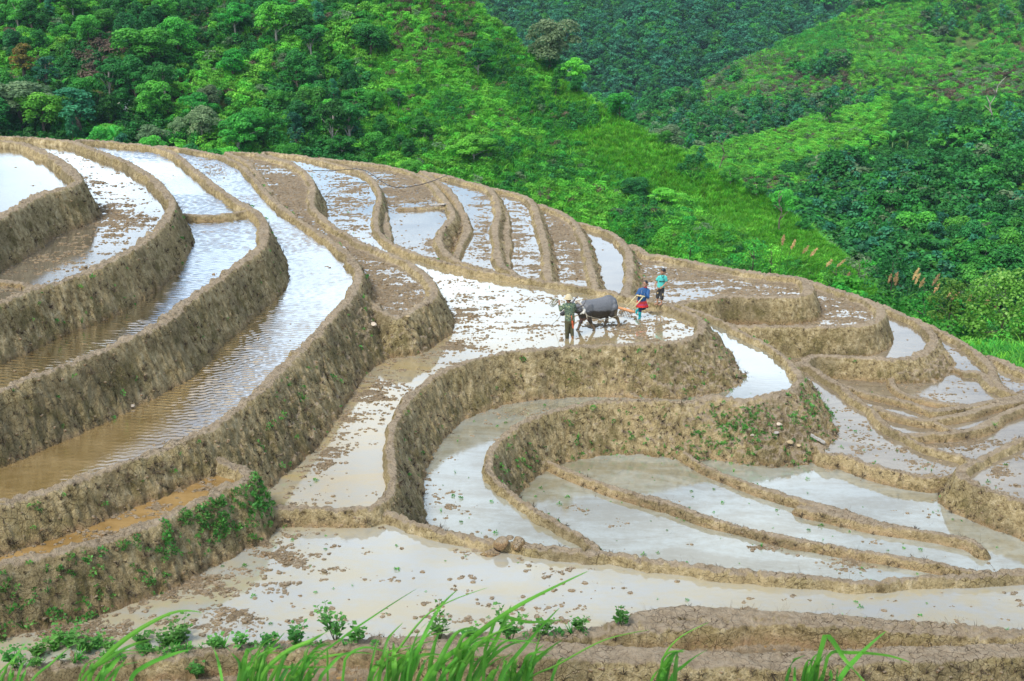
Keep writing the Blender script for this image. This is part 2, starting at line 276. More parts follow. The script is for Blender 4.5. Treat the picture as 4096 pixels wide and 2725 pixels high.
# churned or silted places: paddy, centre, radii (photograph px, crop scale), extra mud
MUDSPOT = [('L2', 'C1', 860, 700, 200, 90, .45), ('L2', 'C1', 740, 440, 90, 30, .35), ('L2', 'C1', 330, 1040, 330, 90, .15), ('L2', 'C1', 1120, 790, 110, 60, .3), ('L2', 'C1', 880, 850, 140, 60, .25),
 ('L4', 'C1', 1650, 350, 170, 130, .5), ('N1', 'C2', 350, 480, 160, 160, .3), ('N1', 'C2', 260, 250, 150, 80, -.25), ('N1', 'C2', 1150, 1250, 170, 70, .1), ('N1', 'C2', 1130, 1080, 100, 40, -.2),
 ('B', 'C2', 780, 480, 200, 260, .30), ('B', 'C2', 1900, 1330, 300, 120, .12), ('B', 'C4', 1650, 150, 170, 130, .3), ('B', 'C4', 1640, 360, 170, 50, .35), ('B', 'C4', 1000, 650, 200, 180, .35), ('B', 'C4', 750, 1000, 130, 160, .35), ('B', 'C4', 620, 1250, 110, 110, .30),
 ('B', 'C5', 1050, 1090, 330, 110, .30), ('B', 'C5', 250, 1090, 300, 120, .12), ('B', 'C4', 900, 1350, 180, 200, -.25), ('B', 'C2', 1350, 1000, 400, 60, -.3),
 ('N3', 'C2', 1290, 400, 260, 140, .40), ('N3', 'C2', 1330, 700, 180, 150, -.45), ('N3', 'C2', 1430, 830, 60, 80, .4), ('N4', 'C2', 1840, 700, 80, 330, .25), ('N4', 'C2', 1640, 500, 100, 180, -.15), ('N5', 'C2', 2080, 840, 60, 160, .35), ('N5', 'C5', 300, 640, 60, 80, .4),
 ('N6', 'C5', 500, 350, 120, 150, .4), ('N6', 'C5', 620, 600, 60, 120, .3), ('N8', 'C5', 1450, 850, 250, 60, -.35), ('N8', 'C5', 1250, 590, 200, 40, -.25), ('Q1', 'C6', 250, 670, 250, 22, -.6), ('K', 'C6', 1850, 870, 80, 60, .35), ('K', 'C6', 1850, 1200, 250, 60, .2), ('K', 'C6', 1100, 1040, 250, 25, .4), ('K', 'C9', 1700, 680, 350, 90, .4),
 ('K', 'C9', 1000, 480, 200, 40, -.4), ('K', 'C9', 1750, 420, 200, 60, -.4), ('F', 'C10', 1500, 830, 600, 120, .35), ('F', 'C10', 600, 1150, 420, 80, .45), ('F', 'C10', 2100, 500, 260, 150, .32), ('F', 'C11', 270, 570, 200, 60, .35), ('F', 'C10', 1850, 1070, 180, 70, .35), ('F', 'C11', 1500, 800, 700, 300, -.05),
 ('F', 'C8', 500, 1600, 1500, 120, -.25), ('G', 'C7', 380, 700, 90, 150, .28), ('G', 'C7', 600, 980, 100, 50, .35), ('G', 'C7', 900, 170, 450, 60, .2), ('G', 'C8', 700, 20, 500, 60, -.5), ('G', 'C5', 2000, 1300, 300, 200, -.5), ('H', 'C8', 900, 1250, 250, 40, .42), ('H', 'C8', 1500, 1390, 220, 50, .45), ('H', 'C8', 2180, 1010, 110, 40, .45), ('H', 'C8', 350, 650, 200, 60, .2),
 ('J1', 'C9', 420, 720, 80, 80, .3), ('J1', 'C9', 1050, 900, 220, 40, .35), ('J1', 'C9', 300, 200, 120, 60, .25), ('P', 'C9', 2050, 1000, 130, 90, .3)]
# free standing low bunds: top height, half width, points, label
RIDGE = [
 ('R0', 4.12, 0.10, 'C1 -200,1215 0,1222 100,1228 180,1240 240,1262', 'stubby mud bund at the left edge closing a brown corner of the clod strewn paddy'),
 ('R1', 3.17, 0.12, 'C1 1440,700 1520,707 1620,708 1720,703 1820,690 1920,675', 'short straight cross bund dividing the upper left water strip in two'),
 ('R2', -0.33, 0.10, 'C2 1170,548 1250,548 1350,546 1450,538 1540,528', 'thin mud step across the strip with the plank behind the buffalo paddy'),
 ('R3', -2.36, 0.08, 'C7 1185,535 1300,558 1400,595 1500,640 1700,720 1900,790 2100,850 2250,895 C8 0,845 200,920 400,998 700,1078 1000,1158 1300,1210 1600,1270 1900,1312 2200,1362 C12 2000,395 2100,415 2200,432', 'brown mud bund between the pale tongue shaped paddy and the middle one'),
 ('R4', -2.36, 0.08, 'C8 215,360 195,420 230,470 300,530 450,620 700,720 900,790 1200,880 1500,960 1800,1050 2100,1110 C12 1300,118 1450,152 1600,190 1750,215 1900,235 2050,262 2120,285 2165,320', 'brown mud bund starting at the red earth scar and running down right'),
 ('R5', -4.67, 0.09, 'C6 1735,1008 1790,1020 1840,1036 1885,1050', 'tiny mud bund jutting from the grassy rounded bank on the right'),
 ('R6', -4.62, 0.15, 'C6 1890,1050 1960,1050 2030,1075 2060,1120 2110,1170', 'broad muddy bund turning along the outer edge of the far right paddy'),
 ('R7', -4.65, 0.13, 'C6 1330,1045 1305,1100 1335,1180 1420,1230 1550,1262 1700,1290 1850,1310 1970,1318', 'hook shaped mud bund round the foot of the grassy rounded bank'),
 ('R8', -4.62, 0.14, 'C6 870,1138 1000,1182 1150,1225 1300,1257 1450,1292 1560,1330 1660,1365', 'mud bund slanting from the thick bund to where the right hand bunds meet'),
 ('R9', -4.59, 0.15, 'C6 1660,1362 1750,1335 1900,1325 2000,1300 2150,1272 2344,1238 2600,1180', 'upper of the three yellow bunds that run up to the right edge'),
 ('R10', -4.59, 0.15, 'C6 1180,1325 1300,1373 1450,1410 1580,1432 1700,1410 1850,1385 2000,1342 2150,1300 2344,1268 2600,1210', 'wide V shaped yellow bund in the middle of the right hand group'),
 ('R11', -4.55, 0.15, 'C6 1380,1548 1550,1538 1700,1532 1850,1516 1980,1490 2080,1440 2200,1372 2344,1322 2600,1230', 'grassy faced yellow bund, lowest of the right hand group, curving to the right edge'),
 ('R12', -4.65, 0.12, 'C6 1640,1440 1740,1490 1840,1512', 'short mud link between the two lower yellow bunds on the right'),
 ('R13', 0.38, 0.22, 'C12 400,705 500,665 600,632 750,616 1000,625 1300,643 1600,665 1800,680', 'crumbly mud ridge at the near shore of the big front paddy'),
 ('R14', 0.74, 0.26, 'C11 1500,1300 1800,1300 2156,1311 C12 300,808 700,828 1100,848 1400,834 1700,822 2000,810 2357,800 2800,785', 'nearest mud ridge, crossing the bottom right corner behind the grass leaves'),
]
PID = {p[0]: k for k, p in enumerate(PADDY)}
# places where a bank leans more gently: x, y (photograph px), level, run per metre of drop, radius in metres
GENTLE = [(2960, 1620, -1.2, 1.05, 3.6), (3050, 1560, -1.2, 1.1, 3.0), (2790, 1620, -1.2, .85, 2.6), (3130, 1640, -1.2, 1.75, 2.6), (3830, 1440, -4.1, 1.1, 3.0), (2820, 1290, 0, .85, 2.2), (2900, 1360, 0, .8, 1.8), (1480, 1260, 1.3, .75, 2.0), (1190, 1500, 1.65, .62, 3.0)]

ys = [15.0]
while ys[-1] < 88: ys.append(ys[-1] + .028 + .00062 * ys[-1])
ys = np.array(ys)
ts = np.linspace(-.60, .60, 1281)
ST = 3
ny = (len(ys) - 1) // ST * ST + 1; ys = ys[:ny]; nx = (len(ts) - 1) // ST * ST + 1; ts = ts[:nx]
GY, GT = np.meshgrid(ys, ts, indexing='ij'); GX = GY * GT
CYg, CXg = GY[::ST, ::ST], GX[::ST, ::ST]
def up(A, i0, i1, j0, j1):
    # linear upsampling of a coarse block [i0:i1, j0:j1] (inclusive ends) to the fine grid
    B = A; f = np.arange(ST) / ST
    B = np.concatenate([(B[:-1, None, :] * (1 - f)[None, :, None] + B[1:, None, :] * f[None, :, None]).reshape(-1, B.shape[1]), B[-1:, :]], 0)
    B = np.concatenate([(B[:, :-1, None] * (1 - f)[None, None, :] + B[:, 1:, None] * f[None, None, :]).reshape(B.shape[0], -1), B[:, -1:]], 1)
    return B
def seg_dist(X, Y, P, closed):
    d = np.full(X.shape, 1e9); m = len(P); inside = np.zeros(X.shape, bool)
    for k in range(m if closed else m - 1):
        a, b = P[k], P[(k + 1) % m]; e = b - a; L = e @ e + 1e-12
        t = np.clip(((X - a[0]) * e[0] + (Y - a[1]) * e[1]) / L, 0, 1)
        np.minimum(d, (X - a[0] - t * e[0]) ** 2 + (Y - a[1] - t * e[1]) ** 2, out=d)
        if closed and (a[1] != b[1]):
            c = ((a[1] > Y) != (b[1] > Y)) & (X < (b[0] - a[0]) * (Y - a[1]) / (b[1] - a[1]) + a[0]); inside ^= c
    d = np.sqrt(d)
    return np.where(inside, -d, d) if closed else d
def block(P, marg):
    x0, y0 = P.min(0) - marg; x1, y1 = P.max(0) + marg
    ok = (CXg > x0) & (CXg < x1) & (CYg > y0) & (CYg < y1)
    ii, jj = np.where(ok.any(1))[0], np.where(ok.any(0))[0]
    if len(ii) < 2 or len(jj) < 2: return None
    return max(ii[0] - 1, 0), min(ii[-1] + 1, CXg.shape[0] - 1), max(jj[0] - 1, 0), min(jj[-1] + 1, CXg.shape[1] - 1)

NB = (fbm(GX * .9, GY * .9, 3, 3) - .5)                 # broad wander of the edges
NM = (fbm(GX * 3.1, GY * 3.1, 4, 21) - .5)              # lumps
NF = (fbm(GX * 9., GY * 9., 2, 41) - .5)                # crumbs
NH = np.abs(fbm(GX * 1.7, GY * 1.7, 3, 141) - .5)         # hollows and ribs
NM1 = fbm(GX * 1.0, GY * 2.2, 5, 61, .62); NM2 = fbm(GX * 5.5, GY * 9., 3, 81)
far = GY
base = np.where(GY < 18.3, np.minimum(11.9 - .65 * GY, 11.2), 0.005 - .02 * (GY - 18.3)) - 0.
base = np.where(GY > 19, -6.2 - .10 * (GY - 45) - np.maximum(0, GY - 66) * .35, base)
HT = base + NM * .15; WIN = np.full(HT.shape, -1, np.int16); SD = np.zeros(HT.shape, np.float32); DROP = np.zeros(HT.shape, np.float32)
POLY = {}
for k, (nm, z, bh, wt, cot, mud, wat, pts, lab) in enumerate(PADDY):
    P2 = smooth(px(pts), True, 3)
    zc = z + bh if lab else z
    P = np.array([on_plane(x, y, zc)[:2] for x, y in P2]); POLY[nm] = P
    b = block(P, 5.0)
    if b is None: continue
    i0, i1, j0, j1 = b
    s = up(seg_dist(CXg[i0:i1 + 1, j0:j1 + 1], CYg[i0:i1 + 1, j0:j1 + 1], P, True), i0, i1, j0, j1)
    sl = (slice(i0 * ST, i1 * ST + 1), slice(j0 * ST, j1 * ST + 1)); X, Y = GX[sl], GY[sl]
    s = s + NB[sl] * .16 + NM[sl] * .10
    C = np.full(s.shape, cot)
    if nm in ('G', 'B', 'L4', 'N1', 'Q2'):
        for gx, gy, gz, gc, gr in GENTLE:
            q = on_plane(gx, gy, gz); w = np.exp(-((X - q[0]) ** 2 + (Y - q[1]) ** 2) / gr ** 2); C = np.maximum(C, cot + (gc - cot) * np.minimum(1, w * 1.25))
    wt = wt * .62 * (1 + 1.1 * NB[sl] + .5 * NM[sl]); inner = np.clip((-s - wt) / .16, 0, 1); outer = np.maximum(s - wt, 0)
    inner = inner * inner * (3 - 2 * inner)
    drop = outer / C * np.clip(.55 + outer / .5, .55, 1)
    lump = NM[sl] * .34 * np.clip(outer / .5, 0, 1) + NF[sl] * .16 * np.clip(outer / .25, .35, 1) - np.clip(.05 - NH[sl], 0, .05) * 3 * np.clip(outer / .4, 0, 1)
    streak = NM1[sl] * .55 + NM2[sl] * .45
    mud_k = np.full(s.shape, mud)
    for sn, sc_, sx, sy, srx, sry, sa in MUDSPOT:
        if sn != nm: continue
        c0 = CROP[sc_]; qx, qy = c0[0] + sx / c0[2], c0[1] + sy / c0[2]; zcam = Y * CP + (CAMZ - z) * SP; ycam = -(Y * SP - (CAMZ - z) * CP)
        e = (((W / 2 + FPX * X / zcam - qx) * c0[2] / srx) ** 2 + ((H / 2 + FPX * ycam / zcam - qy) * c0[2] / sry) ** 2)
        mud_k = mud_k + sa * np.exp(-e * .8)
    bed = z - .012 + (streak - (.825 - .50 * np.clip(mud_k, -.2, 1.))) * .30
    bed = np.minimum(bed, z + .05 + NF[sl] * .08)
    h = (z + bh) * (1 - inner) + bed * inner + NF[sl] * .08 * (1 - inner) + NM[sl] * .10 * (1 - inner) + lump - drop
    if not lab: h = np.where(s < 0, bed, -99)
    win = h > HT[sl]
    HT[sl] = np.where(win, h, HT[sl]); WIN[sl] = np.where(win, k, WIN[sl]); SD[sl] = np.where(win, s, SD[sl]); DROP[sl] = np.where(win, drop, DROP[sl])
NP = len(PADDY)
for k, (nm, zt, hw, pts, lab) in enumerate(RIDGE):
    P2 = smooth(px(pts), False, 3); P = np.array([on_plane(x, y, zt)[:2] for x, y in P2])
    b = block(P, 1.6)
    if b is None: continue
    i0, i1, j0, j1 = b
    s = up(seg_dist(CXg[i0:i1 + 1, j0:j1 + 1], CYg[i0:i1 + 1, j0:j1 + 1], P, False), i0, i1, j0, j1)
    sl = (slice(i0 * ST, i1 * ST + 1), slice(j0 * ST, j1 * ST + 1))
    s = s + NB[sl] * .14 + NM[sl] * .10
    d = np.maximum(s - hw, 0); h = zt - d / .62 + NF[sl] * .07 + NM[sl] * .10
    win = h > HT[sl]
    HT[sl] = np.where(win, h, HT[sl]); WIN[sl] = np.where(win, NP + k, WIN[sl]); SD[sl] = np.where(win, s, SD[sl]); DROP[sl] = np.where(win, d / .62, DROP[sl])

# height above the lowest ground within arm's reach: where bank foots stay damp and red
MN = HT.copy()
for ax, reach in ((0, 12), (1, 16)):
    r = 1
    while r <= reach:
        MN = np.minimum(np.minimum(MN, np.roll(MN, r, ax)), np.roll(MN, -r, ax)); r *= 2
FOOT = HT - MN
WETIN = np.zeros(HT.shape, np.float32)
for k, p in enumerate(PADDY):
    m_ = WIN == k
    WETIN[m_] = np.clip((-SD[m_] - p[3] - .05) / .16, 0, 1)
# what each grid point belongs to: -1 ground / beds, k bank
CLS = np.full(HT.shape, -1, np.int16)
for k, p in enumerate(PADDY):
    if p[8] is None: continue
    lim = 99.
    if p[0] == 'U': lim = 2.0
    m_ = (WIN == k) & (SD > -p[3] - .20) & (DROP < lim); CLS[m_] = k
for k in range(len(RIDGE)): CLS[WIN == NP + k] = NP + k
# outer slopes: everything falling away beyond the last bunds
OUT = (WIN == -1) & (GY > 19)
for k, p in enumerate(PADDY):
    OUT |= (WIN == k) & (DROP > 1.0) & (HT < -6.4)
CLS[OUT] = -2
NEARSLOPE = (WIN == -1) & (GY <= 19); CLS[NEARSLOPE] = -3
VID = np.arange(ny * nx).reshape(ny, nx)
Q = np.stack([VID[:-1, :-1], VID[:-1, 1:], VID[1:, 1:], VID[1:, :-1]], -1).reshape(-1, 4)
FC = CLS[:-1, :-1].ravel()
VALL = np.stack([GX.ravel(), GY.ravel(), HT.ravel()], -1)
def part_mesh(name, mask, m):
    q = Q[mask]; u, inv = np.unique(q.ravel(), return_inverse=True)
    me = np_mesh(name, VALL[u], inv.reshape(-1, 4))
    for an, arr in (('wet', WETIN), ('drop', DROP), ('foot', FOOT)):
        at = me.attributes.new(an, 'FLOAT', 'POINT'); at.data.foreach_set('value', arr.ravel()[u].astype(np.float32))
    return link(name, me, m)
def height_at(x, y):
    i = np.clip(np.searchsorted(ys, y), 1, ny - 1); j = np.clip(np.round((x / y - ts[0]) / (ts[1] - ts[0])).astype(int) if isinstance(x, np.ndarray) else int(round((x / y - ts[0]) / (ts[1] - ts[0]))), 0, nx - 1)
    return HT[i, j]
tag(part_mesh('terrace_ground', FC == -1, MUD), kind='structure')
for k, p in enumerate(PADDY):
    if p[8] is None or not (FC == k).any(): continue
    tag(part_mesh('earth_bank', FC == k, MUD), p[8], 'earth bank', 'earth banks of the rice terraces')
for k, r in enumerate(RIDGE):
    if not (FC == NP + k).any(): continue
    tag(part_mesh('mud_bund', FC == NP + k, MUD), r[4], 'mud bund', 'low mud bunds between the paddies')
# water: one level sheet per paddy; the two long windy strips get real ripples
def inside(P, X, Y):
    r = np.zeros(X.shape, bool)
    for a, b in zip(P, np.roll(P, -1, 0)):
        if a[1] != b[1]: r ^= ((a[1] > Y) != (b[1] > Y)) & (X < (b[0] - a[0]) * (Y - a[1]) / (b[1] - a[1]) + a[0])
    return r
for nm, z, bh, wt, cot, mud, wat, pts, lab in PADDY:
    P = POLY[nm]
    if wat == 'clear':
        k = PID[nm]; m_ = (WIN == k) & (SD < .1); gx0, gx1, gy0, gy1 = GX[m_].min() - .3, min(GX[m_].max() + .3, 6), GY[m_].min() - .3, GY[m_].max() + .3; vis = GX[m_] / GY[m_]
        stp = .042; xs_, ys_ = np.arange(gx0, gx1, stp), np.arange(gy0, gy1, stp * .75); XX, YY = np.meshgrid(xs_, ys_, indexing='ij'); ok = inside(P, XX, YY) & (np.abs(XX / YY) < .56)
        gi = np.clip(np.searchsorted(ys, YY.ravel()), 0, ny - 1); gj = np.clip(np.round((XX / YY - ts[0]) / (ts[1] - ts[0])).astype(int).ravel(), 0, nx - 1); ok &= (HT[gi, gj] < z + .12).reshape(XX.shape)
        gust = np.clip(fbm(XX * .16, YY * .16, 2, 424) * 2.4 - .45, .15, 1); hh = 0
        for wk in range(7):
            an = rng.normal(0, .42); kk = 6.283 / rng.uniform(.13, .26); ph = fbm(XX * .7, YY * .7, 3, 404 + 7 * wk) * 11
            hh = hh + .022 / kk * np.sin((XX * math.sin(an) + YY * math.cos(an)) * kk + ph) * (fbm(XX * 1.3, YY * 2.2, 2, 505 + 3 * wk) * 2.6 - .3)
        hh = hh * gust * 3.0
        I = np.arange(XX.size).reshape(XX.shape); okf = ok[:-1, :-1] & ok[1:, :-1] & ok[1:, 1:] & ok[:-1, 1:]; q = np.stack([I[:-1, :-1], I[1:, :-1], I[1:, 1:], I[:-1, 1:]], -1)[okf]; u, inv = np.unique(q.ravel(), return_inverse=True)
        V = np.stack([XX.ravel()[u], YY.ravel()[u], z + hh.ravel()[u]], -1); o = link('paddy_water', np_mesh('paddy_water', V, inv.reshape(-1, 4)), WATER[wat]); tag(o, kind='structure'); continue
    tri = tessellate_polygon([[Vector((x, y, 0)) for x, y in P]])
    V = np.column_stack([P, np.full(len(P), z)])
    F = []
    for a, b, c in tri:
        A, B_, C_ = P[a], P[b], P[c]
        F.append((a, b, c) if (B_[0] - A[0]) * (C_[1] - A[1]) - (B_[1] - A[1]) * (C_[0] - A[0]) > 0 else (a, c, b))
    o = link('paddy_water', np_mesh('paddy_water', V, F, False), WATER[wat]); tag(o, kind='structure')

# ---------------------------------------------------------------- foliage materials
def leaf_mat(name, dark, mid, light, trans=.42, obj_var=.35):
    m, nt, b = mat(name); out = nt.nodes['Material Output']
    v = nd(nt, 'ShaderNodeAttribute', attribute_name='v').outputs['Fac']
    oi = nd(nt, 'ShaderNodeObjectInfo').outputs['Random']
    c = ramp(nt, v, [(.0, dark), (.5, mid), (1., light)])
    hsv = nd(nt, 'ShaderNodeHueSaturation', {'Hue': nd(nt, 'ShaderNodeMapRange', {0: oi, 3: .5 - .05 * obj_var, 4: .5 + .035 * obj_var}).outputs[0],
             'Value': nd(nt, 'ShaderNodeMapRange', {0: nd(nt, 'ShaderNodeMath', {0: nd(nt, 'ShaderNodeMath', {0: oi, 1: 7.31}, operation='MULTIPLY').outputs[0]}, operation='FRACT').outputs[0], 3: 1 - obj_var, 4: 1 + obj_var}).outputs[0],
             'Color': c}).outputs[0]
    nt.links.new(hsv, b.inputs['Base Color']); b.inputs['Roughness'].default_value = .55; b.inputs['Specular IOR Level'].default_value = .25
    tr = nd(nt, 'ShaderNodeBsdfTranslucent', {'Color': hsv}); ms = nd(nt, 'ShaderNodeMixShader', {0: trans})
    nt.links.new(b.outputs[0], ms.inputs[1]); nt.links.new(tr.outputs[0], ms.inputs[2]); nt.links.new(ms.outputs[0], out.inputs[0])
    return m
LEAF = {
 'bush': leaf_mat('leaf_bush', (.05, .17, .02), (.12, .32, .04), (.28, .48, .13)),
 'dark': leaf_mat('leaf_dark_green', (0.014, 0.101, 0.025), (0.031, 0.212, 0.039), (0.078, 0.380, 0.071)),
 'mid': leaf_mat('leaf_mid_green', (0.024, 0.167, 0.025), (0.059, 0.346, 0.044), (0.147, 0.604, 0.071)),
 'light': leaf_mat('leaf_light_green', (0.060, 0.246, 0.028), (0.147, 0.524, 0.048), (0.311, 0.792, 0.097)),
 'lime': leaf_mat('grass_lime', (0.053, 0.237, 0.018), (0.115, 0.424, 0.022), (0.220, 0.599, 0.056), .4),
 'blue': leaf_mat('leaf_blue_green', (0.016, 0.115, 0.055), (0.036, 0.216, 0.102), (0.102, 0.381, 0.178)),
 'grey': leaf_mat('leaf_grey_green', (0.072, 0.145, 0.065), (0.160, 0.275, 0.123), (0.304, 0.435, 0.217)),
 'dry': leaf_mat('leaf_dry_brown', (.06, .045, .03), (.13, .10, .06), (.22, .17, .11), .2),
 'rust': leaf_mat('leaf_rusty', (0.088, 0.105, 0.021), (0.193, 0.193, 0.035), (0.385, 0.228, 0.052)),
 'weed': leaf_mat('weed_leaf', (.05, .17, .03), (.10, .32, .06), (.20, .46, .12), .45),
 'blade': leaf_mat('grass_blade', (.05, .19, .018), (.11, .34, .035), (.22, .48, .08), .4, .2),
 'white': leaf_mat('white_petals', (.6, .6, .56), (.75, .75, .72), (.85, .85, .82), .2, .05),
 'plume': leaf_mat('reed_plume_tan', (.42, .27, .11), (.58, .40, .18), (.70, .54, .30), .25),
}
BARK = flat_mat('bark', (.13, .10, .075), .9, .5, 9., bumpd=.03)
BARKP = flat_mat('bark_pale', (.36, .33, .28), .85, .35, 9., bumpd=.03)
STEM = flat_mat('stem_green', (.10, .19, .05), .7, .3, 9.)

class Leaves:
    """collects leaf quads (folded along the midrib) with a random value each"""
    def __init__(s): s.V, s.F, s.A, s.n = [], [], [], 0
    def add(s, P, N, L, Wd, val):
        # P centres, N normals, L lengths, Wd widths
        n = len(P); T = rng.normal(size=(n, 3)); T -= (T * N).sum(1, keepdims=True) * N; T /= np.linalg.norm(T, axis=1, keepdims=True) + 1e-9
        B = np.cross(N, T); L = np.broadcast_to(L, n)[:, None]; Wd = np.broadcast_to(Wd, n)[:, None]
        q = np.stack([P - T * L / 2, P + B * Wd / 2 + N * L * .08, P + T * L / 2 - N * L * .15, P - B * Wd / 2 + N * L * .08], 1)
        s.V.append(q.reshape(-1, 3)); s.F.append(np.arange(4 * n).reshape(-1, 4) + s.n); s.n += 4 * n; s.A.append(np.repeat(val, 4))
    def strips(s, pts, wid, val):
        # blade ribbons: pts (m,3) centre line, side width vectors (m,3)
        m_ = len(pts); V = np.concatenate([pts - wid, pts + wid]); s.V.append(V)
        F = np.array([(i, i + 1, m_ + i + 1, m_ + i) for i in range(m_ - 1)]) + s.n; s.F.append(F); s.n += 2 * m_; tt_ = np.linspace(0, 1, m_); s.A.append(np.tile(np.clip(val - .22 + .40 * tt_ ** 1.5, 0, 1), 2))
    def mesh(s, name):
        me = np_mesh(name, np.concatenate(s.V), np.concatenate(s.F)); at = me.attributes.new('v', 'FLOAT', 'POINT')
        at.data.foreach_set('value', np.concatenate(s.A).astype(np.float32)); return me
def unit(a): return a / (np.linalg.norm(a, axis=-1, keepdims=True) + 1e-9)
def crown_leaves(LV, blobs, per, leaf, flat=.0):
    for (bx, by, bz, br) in blobs:
        n = int(per * br * br); d = unit(rng.normal(size=(n, 3))); d[:, 2] = np.where(d[:, 2] < -.35, -d[:, 2], d[:, 2])
        rr = br * (.62 + .42 * rng.random(n) ** .6)[:, None] * np.array([1, 1, .8 - .3 * flat])
        P = np.array([bx, by, bz]) + d * rr; N = unit(d * .7 + np.array([0, 0, .55]) + rng.normal(size=(n, 3)) * .38)
        hue = rng.normal(0, .10)
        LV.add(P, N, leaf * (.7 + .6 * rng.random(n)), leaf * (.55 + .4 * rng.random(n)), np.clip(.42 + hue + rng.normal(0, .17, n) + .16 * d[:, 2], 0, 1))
def tube(bm, pts, rad, seg=7):
    pts = [Vector(p) for p in pts]; rings = []
    for i, p in enumerate(pts):
        t = (pts[min(i + 1, len(pts) - 1)] - pts[max(i - 1, 0)]).normalized(); a = t.orthogonal().normalized()
        if rings:
            a = (pa - t * pa.dot(t)).normalized()
        pa = a; b = t.cross(a); r = rad[i] if hasattr(rad, '__len__') else rad
        rings.append([bm.verts.new(p + (a * math.cos(k * 2 * math.pi / seg) + b * math.sin(k * 2 * math.pi / seg)) * r) for k in range(seg)])
    for r0, r1 in zip(rings, rings[1:]):
        for k in range(seg): bm.faces.new((r0[k], r0[(k + 1) % seg], r1[(k + 1) % seg], r1[k]))
    bm.faces.new(rings[0][::-1]); bm.faces.new(rings[-1])
def bm_mesh(name, bm, smooth_=True):
    bmesh.ops.recalc_face_normals(bm, faces=bm.faces); me = bpy.data.meshes.new(name); bm.to_mesh(me); bm.free()
    for p in me.polygons: p.use_smooth = smooth_
    return me
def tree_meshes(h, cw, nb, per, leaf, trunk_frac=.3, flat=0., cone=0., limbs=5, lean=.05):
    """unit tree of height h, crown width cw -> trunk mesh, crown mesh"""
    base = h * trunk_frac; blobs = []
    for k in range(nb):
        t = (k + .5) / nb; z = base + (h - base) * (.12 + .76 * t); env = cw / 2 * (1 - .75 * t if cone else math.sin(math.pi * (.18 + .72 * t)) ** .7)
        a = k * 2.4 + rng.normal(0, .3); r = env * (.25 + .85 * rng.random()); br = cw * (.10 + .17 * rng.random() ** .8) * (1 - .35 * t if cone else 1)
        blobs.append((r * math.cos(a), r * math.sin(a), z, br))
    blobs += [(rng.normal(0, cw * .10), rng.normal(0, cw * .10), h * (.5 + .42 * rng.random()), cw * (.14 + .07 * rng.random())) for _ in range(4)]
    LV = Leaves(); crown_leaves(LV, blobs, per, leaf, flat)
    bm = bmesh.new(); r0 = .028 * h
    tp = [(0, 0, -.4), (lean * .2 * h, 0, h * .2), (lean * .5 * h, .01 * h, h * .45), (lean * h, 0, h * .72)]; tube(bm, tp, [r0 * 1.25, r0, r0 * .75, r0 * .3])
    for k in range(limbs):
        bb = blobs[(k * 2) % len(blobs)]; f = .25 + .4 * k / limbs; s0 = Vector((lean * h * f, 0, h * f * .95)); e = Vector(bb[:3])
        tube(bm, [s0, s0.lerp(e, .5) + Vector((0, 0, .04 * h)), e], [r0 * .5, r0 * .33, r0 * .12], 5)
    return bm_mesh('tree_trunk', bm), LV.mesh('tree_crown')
def shrub_mesh(h, w, nb, per, leaf, name='shrub'):
    LV = Leaves(); blobs = [(rng.normal(0, w * .22), rng.normal(0, w * .22), h * (.25 + .5 * rng.random()), w * (.2 + .14 * rng.random())) for _ in range(nb)]
    crown_leaves(LV, blobs, per, leaf); return LV.mesh(name)
def tuft_mesh(n, L, wd, spread, name='tuft', droop=.5):
    LV = Leaves()
    for k in range(n):
        a = rng.random() * 6.283; l = L * (.6 + .6 * rng.random()); t = np.linspace(0, 1, 5)[:, None]; o = np.array([math.cos(a), math.sin(a), 0]); sd = np.array([-o[1], o[0], 0])
        r = spread * (.3 + rng.random()); p = o * (rng.random() * .12 * L) + o * r * l * t ** 1.6 + np.array([0, 0, 1]) * l * (t - droop * r * t ** 2.4)
        LV.strips(p, sd * wd * (1 - t ** 2 * .95) * (.7 + .6 * rng.random()), np.clip(.5 + rng.normal(0, .2), 0, 1))
    return LV.mesh(name)

HAZE = .00011
